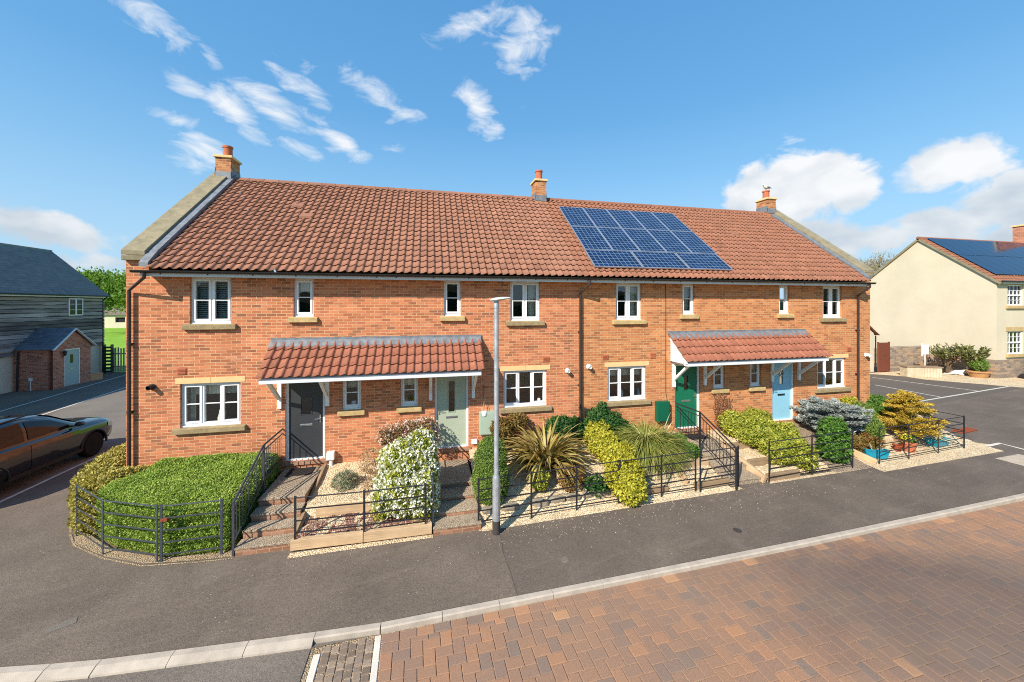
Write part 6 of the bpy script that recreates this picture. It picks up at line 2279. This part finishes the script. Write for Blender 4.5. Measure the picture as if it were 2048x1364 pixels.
shrub('yellow_spreading_bush', 'large yellow green spreading bush left of the sky blue door', 'shrub', (9.9, -1.1, .3),
      [((9.75, -.4, .95), (.55, .36, .4)), ((10.4, -.5, .95), (.55, .4, .42)), ((10.0, -.95, .82), (.65, .45, .42)), ((10.55, -1.2, .72), (.55, .45, .42)), ((10.2, -1.6, .55), (.55, .42, .42)), ((10.6, -1.9, .42), (.4, .3, .36)), ((10.95, -1.35, .5), (.35, .35, .35))],
      'leaf_yellow_edge', 1500, .075, 112, zmin=.05, lumpy=.28, freq=5)
shrub('green_bush', 'glossy green bush in front of the blue spruce behind the fence', 'shrub', (11.85, -1.75, .08),
      [((11.85, -1.75, .5), (.4, .34, .45)), ((11.95, -1.7, .95), (.34, .32, .38))], 'leaf_green', 1300, .09, 113, zmin=.03, lumpy=.25)
shrub('conifer_bush', 'yellow topped green conifer bush between blue spruce and golden conifer', 'conifer', (14.3, -.9, .15),
      [((14.35, -.95, .6), (.45, .42, .52)), ((14.25, -.85, 1.05), (.36, .34, .42))], 'leaf_conifer', 3000, .055, 114, aspect=.35, up=.6, zmin=.05, lumpy=.16)
shrub('conifer_bush', 'bright yellow bush close to the right end downpipe of the terrace', 'shrub', (14.35, -.35, .4),
      [((14.4, -.35, 1.15), (.3, .28, .45))], 'leaf_yellow', 1500, .06, 115, lumpy=.18)
shrub('bronze_shrub', 'low bronze and green shrub at the right foot of the blue spruce', 'shrub', (13.4, -1.35, .12),
      [((13.45, -1.35, .45), (.4, .34, .36)), ((13.75, -1.5, .35), (.28, .25, .28))], 'leaf_red', 1500, .06, 116, zmin=.05, lumpy=.25)
shrub('round_shrub', 'dark green round shrub on bare stems at the terrace right corner', 'shrub', (16.25, .1, .1),
      [((16.25, .1, 1.0), (.58, .5, .36)), ((15.95, 0, .9), (.35, .3, .3))], 'leaf_green', 1500, .07, 117, lumpy=.22)
shrub('lavender', 'small grey green lavender clump on the gravel right of the charcoal door steps', 'plant', (-1.95, -1.0, .4),
      [((-1.95, -1.0, .55), (.27, .24, .24))], 'leaf_grey', 1700, .1, 118, aspect=.16, up=1.2, lumpy=.25, core=.5)
shrub('dry_shrub', 'dry brown twiggy shrub on the gravel against the wall', 'shrub', (-1.25, -.5, .5),
      [((-1.3, -.5, .82), (.38, .3, .34)), ((-1.0, -.6, .75), (.28, .26, .3))], 'leaf_dry', 1300, .055, 119, aspect=.3, lumpy=.3, core=0)
shrub('dry_shrub', 'low dry brown clump on the gravel left of the white blossom', 'shrub', (-1.15, -1.35, .42),
      [((-1.15, -1.35, .58), (.3, .26, .22))], 'leaf_dry', 1300, .055, 120, aspect=.3, lumpy=.3, core=0)
shrub('bedding_plant', 'low leafy green plant on gravel left of the dark green door steps', 'plant', (7.45, -.75, .5),
      [((7.35, -.65, .68), (.32, .25, .2)), ((7.5, -1.05, .55), (.24, .3, .18))], 'leaf_green', 1200, .07, 121, lumpy=.3)
shrub('climbing_rose', 'dark leaved climbing rose with pale pink blooms on the wall by the sage door', 'climber', (-.55, -.2, .55),
      [((-1.0, -.22, 1.35), (.32, .18, .28)), ((-.5, -.25, 1.45), (.42, .22, .24)), ((-.05, -.3, 1.45), (.34, .25, .3)), ((.15, -.4, 1.2), (.15, .18, .25)), ((-1.1, -.15, 1.05), (.14, .1, .2))],
      'leaf_rose', 620, .06, 122, lumpy=.5, shell=(.3, 1.1), core=0, flowers=('petal_pink', 400, .034, 4, .9))


# ---- plants made of long blades
def blades(n, L, w, seed, arch=1.0, spread=(0.1, 1.2), seg=6, droop=1.0, r0=0.08, tintm=.5, Lvar=.3, dome=0.0):
    rng = np.random.default_rng(seed)
    Vs, Fs, Ts = [], [], []
    k = 0
    for i in range(n):
        az = rng.uniform(0, 2 * np.pi)
        tilt = rng.uniform(*spread)
        l = L * (1 + rng.uniform(-Lvar, Lvar))
        d = np.array([np.cos(az), np.sin(az), 0])
        s = np.array([-np.sin(az), np.cos(az), 0])
        s = s + rng.normal(0, .35, 3)
        s /= np.linalg.norm(s)
        rr = r0 * np.sqrt(rng.uniform(0, 1))
        p = d * rr + np.array([0, 0, dome * (1 - (rr / r0) ** 2)])
        pts = [p]
        bend = arch * rng.uniform(.6, 1.3)
        for q in range(seg):
            ang = tilt + bend * ((q + .5) / seg) ** droop
            p = p + (d * np.sin(ang) + np.array([0, 0, 1]) * np.cos(ang)) * l / seg
            pts.append(p)
        t0 = np.clip(rng.normal(tintm, .25), 0, 1)
        for q, p in enumerate(pts):
            f = q / seg
            ww = w * (.7 + .6 * min(f * 3, 1) * 1) * (1 - f ** 2.2) * .5 + .001
            Vs += [p - s * ww, p + s * ww]
        for q in range(seg):
            a = k + 2 * q
            Fs.append((a, a + 1, a + 3, a + 2))
            Ts.append(np.clip(t0 + rng.normal(0, .06), 0, 1))
        k += 2 * (seg + 1)
    return np.array(Vs), np.array(Fs), np.array(Ts)


def blade_plant(name, label, cat, loc, mat, *a, **kw):
    o = thing(name, label, cat, loc)
    V, F, T = blades(*a, **kw)
    tinted_mesh('leaves', V, F, T, mat, o)
    return o


blade_plant('spiky_plant', 'large spiky bronze and tan strap leaved plant on the gravel below the kitchen window', 'plant', (3.1, -.95, .42), 'leaf_bronze', 330, 1.22, .07, 131, arch=1.5, spread=(.05, 1.0), r0=.22, droop=1.5, seg=8)
blade_plant('grass_clump', 'big arching ornamental grass clump below the dark green meter box', 'grass', (6.1, -.95, .45), 'leaf_grass', 3600, .82, .015, 132, arch=2.2, spread=(.15, .9), r0=.52, droop=1.1, seg=9, dome=.42)
blade_plant('pale_spike', 'single pale spear plant leaning in front of the dark green meter box', 'plant', (6.95, -.45, .6), 'leaf_agave', 5, .8, .035, 133, arch=.4, spread=(.1, .4), r0=.03)
blade_plant('agave', 'pale variegated agave in the right teal trough', 'plant', (16.75, -1.45, .26), 'leaf_agave', 20, .42, .08, 134, arch=.3, spread=(.2, 1.5), r0=.05)
blade_plant('agave', 'small pale spiky plant in the left teal trough', 'plant', (13.5, -1.7, .28), 'leaf_agave', 12, .3, .05, 135, arch=.3, spread=(.2, 1.5), r0=.05)
shrub('pansies', 'yellow flowering bedding plant in the round terracotta pot', 'plant', (15.15, -1.62, .36), [((15.15, -1.62, .44), (.17, .17, .13))], 'leaf_green', 1500, .05, 136, stem=False, core=.5,
      flowers=('petal_yellow', 40, .05, 4, .4))


# ---- branchy conifers: flat needled sprays on real branches
def spray_conifer(name, label, loc, mat, layers, seed, trunk_h, needle=.06, dens=260, up=.15, droop=.0):
    """layers: (height, reach, branch count)"""
    rng = np.random.default_rng(seed)
    o = thing(name, label, 'conifer', loc)
    tb = MB()
    tb.tube([(0, 0, -.05), (.02, 0, trunk_h * .5), (0, .02, trunk_h)], [.045, .03, .008], 8)
    parts = []
    for (h, reach, nb) in layers:
        a0 = rng.uniform(0, 6.3)
        for b in range(nb):
            az = a0 + 2 * np.pi * b / nb + rng.normal(0, .25)
            L = reach * rng.uniform(.65, 1.1)
            d = np.array([np.cos(az), np.sin(az), up + rng.normal(0, .08)])
            p0 = np.array([0, 0, h + rng.normal(0, .03)])
            p1 = p0 + d * L + np.array([0, 0, -droop * L])
            tb.tube([tuple(p0), tuple((p0 + p1) / 2 + np.array([0, 0, .03])), tuple(p1)], [.014, .01, .003], 5)
            nn = int(dens * L / .5)
            t = rng.uniform(.12, 1.0, nn) ** .8
            s = np.array([-np.sin(az), np.cos(az), 0])
            wid = .30 * L * (1.05 - t) + .05
            q = p0 + (p1 - p0) * t[:, None] + s * (rng.uniform(-1, 1, nn) * wid)[:, None] + np.array([0, 0, .03]) + rng.normal(0, .02, (nn, 3))
            dirs = d * .8 + s * (rng.uniform(-1, 1, nn))[:, None] * .8 + np.array([0, 0, .25])
            V, F = leaf_quads(q, dirs, needle, rng, .28, .35)
            parts.append((V, F, np.clip(rng.normal(.35 + .35 * t.mean(), .22, nn) + .25 * (t - .5), 0, 1)))
    V, F, T = join(parts)
    tinted_mesh('foliage', V, F, T, mat, o)
    tb.build('branches', 'bark', o)
    return o


spray_conifer('golden_conifer', 'tiered golden conifer behind the right-hand estate fence', (16.05, -1.05, .12), 'leaf_golden_conifer',
              [(.35, 1.05, 9), (.55, 1.0, 9), (.75, .85, 8), (1.0, .6, 7), (1.15, .75, 7), (1.3, .5, 7), (1.45, .36, 7), (1.55, .2, 6)], 141, 1.6, needle=.075, dens=330, up=.1)
spray_conifer('blue_spruce', 'silvery blue spreading spruce below the right end window', (12.85, -.95, .3), 'leaf_blue',
              [(.45, 1.0, 10), (.6, 1.1, 11), (.8, 1.1, 11), (.95, .95, 10), (1.05, .8, 9), (1.15, .55, 8)], 142, 1.2, needle=.08, dens=380, up=.16)


# ---- bare climber on the wall by the green door
def dead_climber():
    o = thing('bare_climber', 'tangle of bare brown climber stems on the wall below a small window', 'climber', (9.45, -.06, .66))
    rng = random.Random(8)
    m = MB()
    for i in range(46):
        x = rng.uniform(-.3, .3)
        p = Vector((x * .5, -.02, 0))
        pts = [p]
        top = rng.uniform(.7, 1.28)
        while p.z < top:
            p = p + Vector((rng.uniform(-.07, .07) + (x - p.x) * .12, rng.uniform(-.025, .02), rng.uniform(.05, .12)))
            p.y = min(.03, max(-.12, p.y))
            pts.append(p)
        m.tube(pts, rng.uniform(.004, .008), 5)
    m.build('stems', 'twig', o)
    V, F, T = blob_leaves([((.25, -.05, .25), (.2, .08, .25)), ((0, -.05, .7), (.3, .07, .55))], 260, .04, 150, core=0, aspect=.4)
    tinted_mesh('dry_leaves', V, F, T, 'leaf_dry', o)


dead_climber()


# ---- trees
def tree(name, label, loc, h, crown, mat, seed, n_leaf=9000, leaf=.35, trunk=.35, bare=False, levels=4, up=.5, group=None):
    rng = random.Random(seed)
    nr = np.random.default_rng(seed)
    o = thing(name, label, 'tree', loc, group=group)
    m = MB()
    tips = []

    def grow(p, d, L, r, lev):
        q = p + d * L * .5 + Vector((rng.uniform(-1, 1), rng.uniform(-1, 1), 0)) * L * .05
        e = p + d * L
        m.tube([p, q, e], [r, r * .82, r * .62], 8 if lev < 2 else 5, cap=False)
        if lev >= 2:
            tips.append((e, d))
            tips.append((q, d))
        if lev == levels:
            return
        k = rng.choice((3, 4)) if lev < 3 else rng.choice((3, 4, 4))
        for i in range(k):
            a = 2 * math.pi * i / k + rng.uniform(-.5, .5)
            s = d.orthogonal().normalized()
            s = Matrix.Rotation(a, 3, d) @ s
            nd = (d * rng.uniform(.7, 1.1) + s * rng.uniform(.45, .95) + Vector((0, 0, up * .4))).normalized()
            grow(e if i else e, nd, L * rng.uniform(.58, .8), r * .58, lev + 1)
        if lev < 3:
            grow(e, (d + Vector((rng.uniform(-.2, .2), rng.uniform(-.2, .2), .2))).normalized(), L * .7, r * .62, lev + 1)
    grow(Vector((0, 0, -.2)), Vector((0, 0, 1)), h * .3, trunk, 0)
    m.build('trunk', 'twig_pale' if bare else 'bark', o)
    if n_leaf:
        T_ = np.array([t[0] for t in tips])
        D_ = np.array([t[1] for t in tips])
        idx = nr.integers(0, len(T_), n_leaf)
        P = T_[idx] + nr.normal(0, crown * .085, (n_leaf, 3))
        V, F = leaf_quads(P, D_[idx] + np.array([0, 0, .2]), leaf, nr, .6, .9)
        T = np.clip(nr.normal(.5, .2, n_leaf) + .25 * lump(P / max(1, crown * .3), seed, 1.5), 0, 1)
        tinted_mesh('crown', V, F, T, mat, o)
    return o


tree('broadleaf_tree', 'leafy spring green tree behind the clad house gable', (-55.5, 68, 0), 11.5, 7.5, 'leaf_tree', 3, 22000, .42, group='trees beyond the field')
tree('broadleaf_tree', 'bushy green tree half hidden behind the terrace left corner', (-49, 66, 0), 10.8, 8.5, 'leaf_tree', 9, 22000, .42, group='trees beyond the field')
tree('bare_tree', 'bare pale twigged tree beyond the terrace right gable', (73, 38, 0), 14.6, 3.5, 'leaf_olive', 21, 900, .22, .3, True, 5, .9, group='trees beyond the cream house')
tree('sparse_tree', 'thin leaved dark tree right of the bare one, behind cream house', (76.5, 37, 0), 13.6, 3.2, 'leaf_dark', 27, 1900, .34, .22, True, 4, .9, group='trees beyond the cream house')


def open_shrub(label, x, y, h, w, seed, n=8):
    rng = random.Random(seed)
    nr = np.random.default_rng(seed)
    o = thing('open_shrub', label, 'shrub', (x, y, 0), group='open shrubs by the cream house')
    m = MB()
    P, D = [], []
    for i in range(n):
        a = rng.uniform(0, 6.28)
        q = Vector((math.cos(a) * w * .25, math.sin(a) * w * .2, h * .5))
        m.tube([(0, 0, 0), q * .5 + Vector((0, 0, .05)), q], [.05, .04, .03], 6)
        for j in range(4):
            e = q + Vector((math.cos(a + rng.uniform(-1.2, 1.2)) * w * .35, rng.uniform(-.3, .3) * w, h * rng.uniform(.15, .5)))
            m.tube([q, q.lerp(e, .5) + Vector((0, 0, .05)), e], [.025, .02, .01], 5)
            for k in range(26):
                t = rng.uniform(.25, 1.05)
                P.append(q.lerp(e, t))
                D.append((e - q).normalized())
    m.build('stems', 'bark', o)
    P, D = np.array(P), np.array(D)
    V, F = leaf_quads(P + nr.normal(0, .04, P.shape), D * .6 + np.array([0, 0, .4]), .2, nr, .42, .7)
    tinted_mesh('foliage', V, F, np.clip(nr.normal(.5, .25, len(F)), 0, 1), 'leaf_olive', o)


open_shrub('open leafy shrub against the cream wall, nearer the timber planter', 35.5, 8.3, 2.0, 1.5, 61)
open_shrub('open leafy shrub against the cream wall, nearer the house corner', 35.6, 7.1, 2.1, 1.6, 64, 10)
shrub('clipped_ball', 'clipped bright green ball in the wide tan bowl', 'shrub', (35.45, 6.75, .45), [((35.45, 6.75, .85), (.42, .42, .45))], 'leaf_conifer', 1200, .07, 151, stem=False)
shrub('clipped_ball', 'green rounded shrub at the right edge before the cream house window', 'shrub', (38.75, 5.4, 0), [((38.75, 5.4, .8), (.5, .5, .75))], 'leaf_conifer', 1100, .08, 152, stem=False)
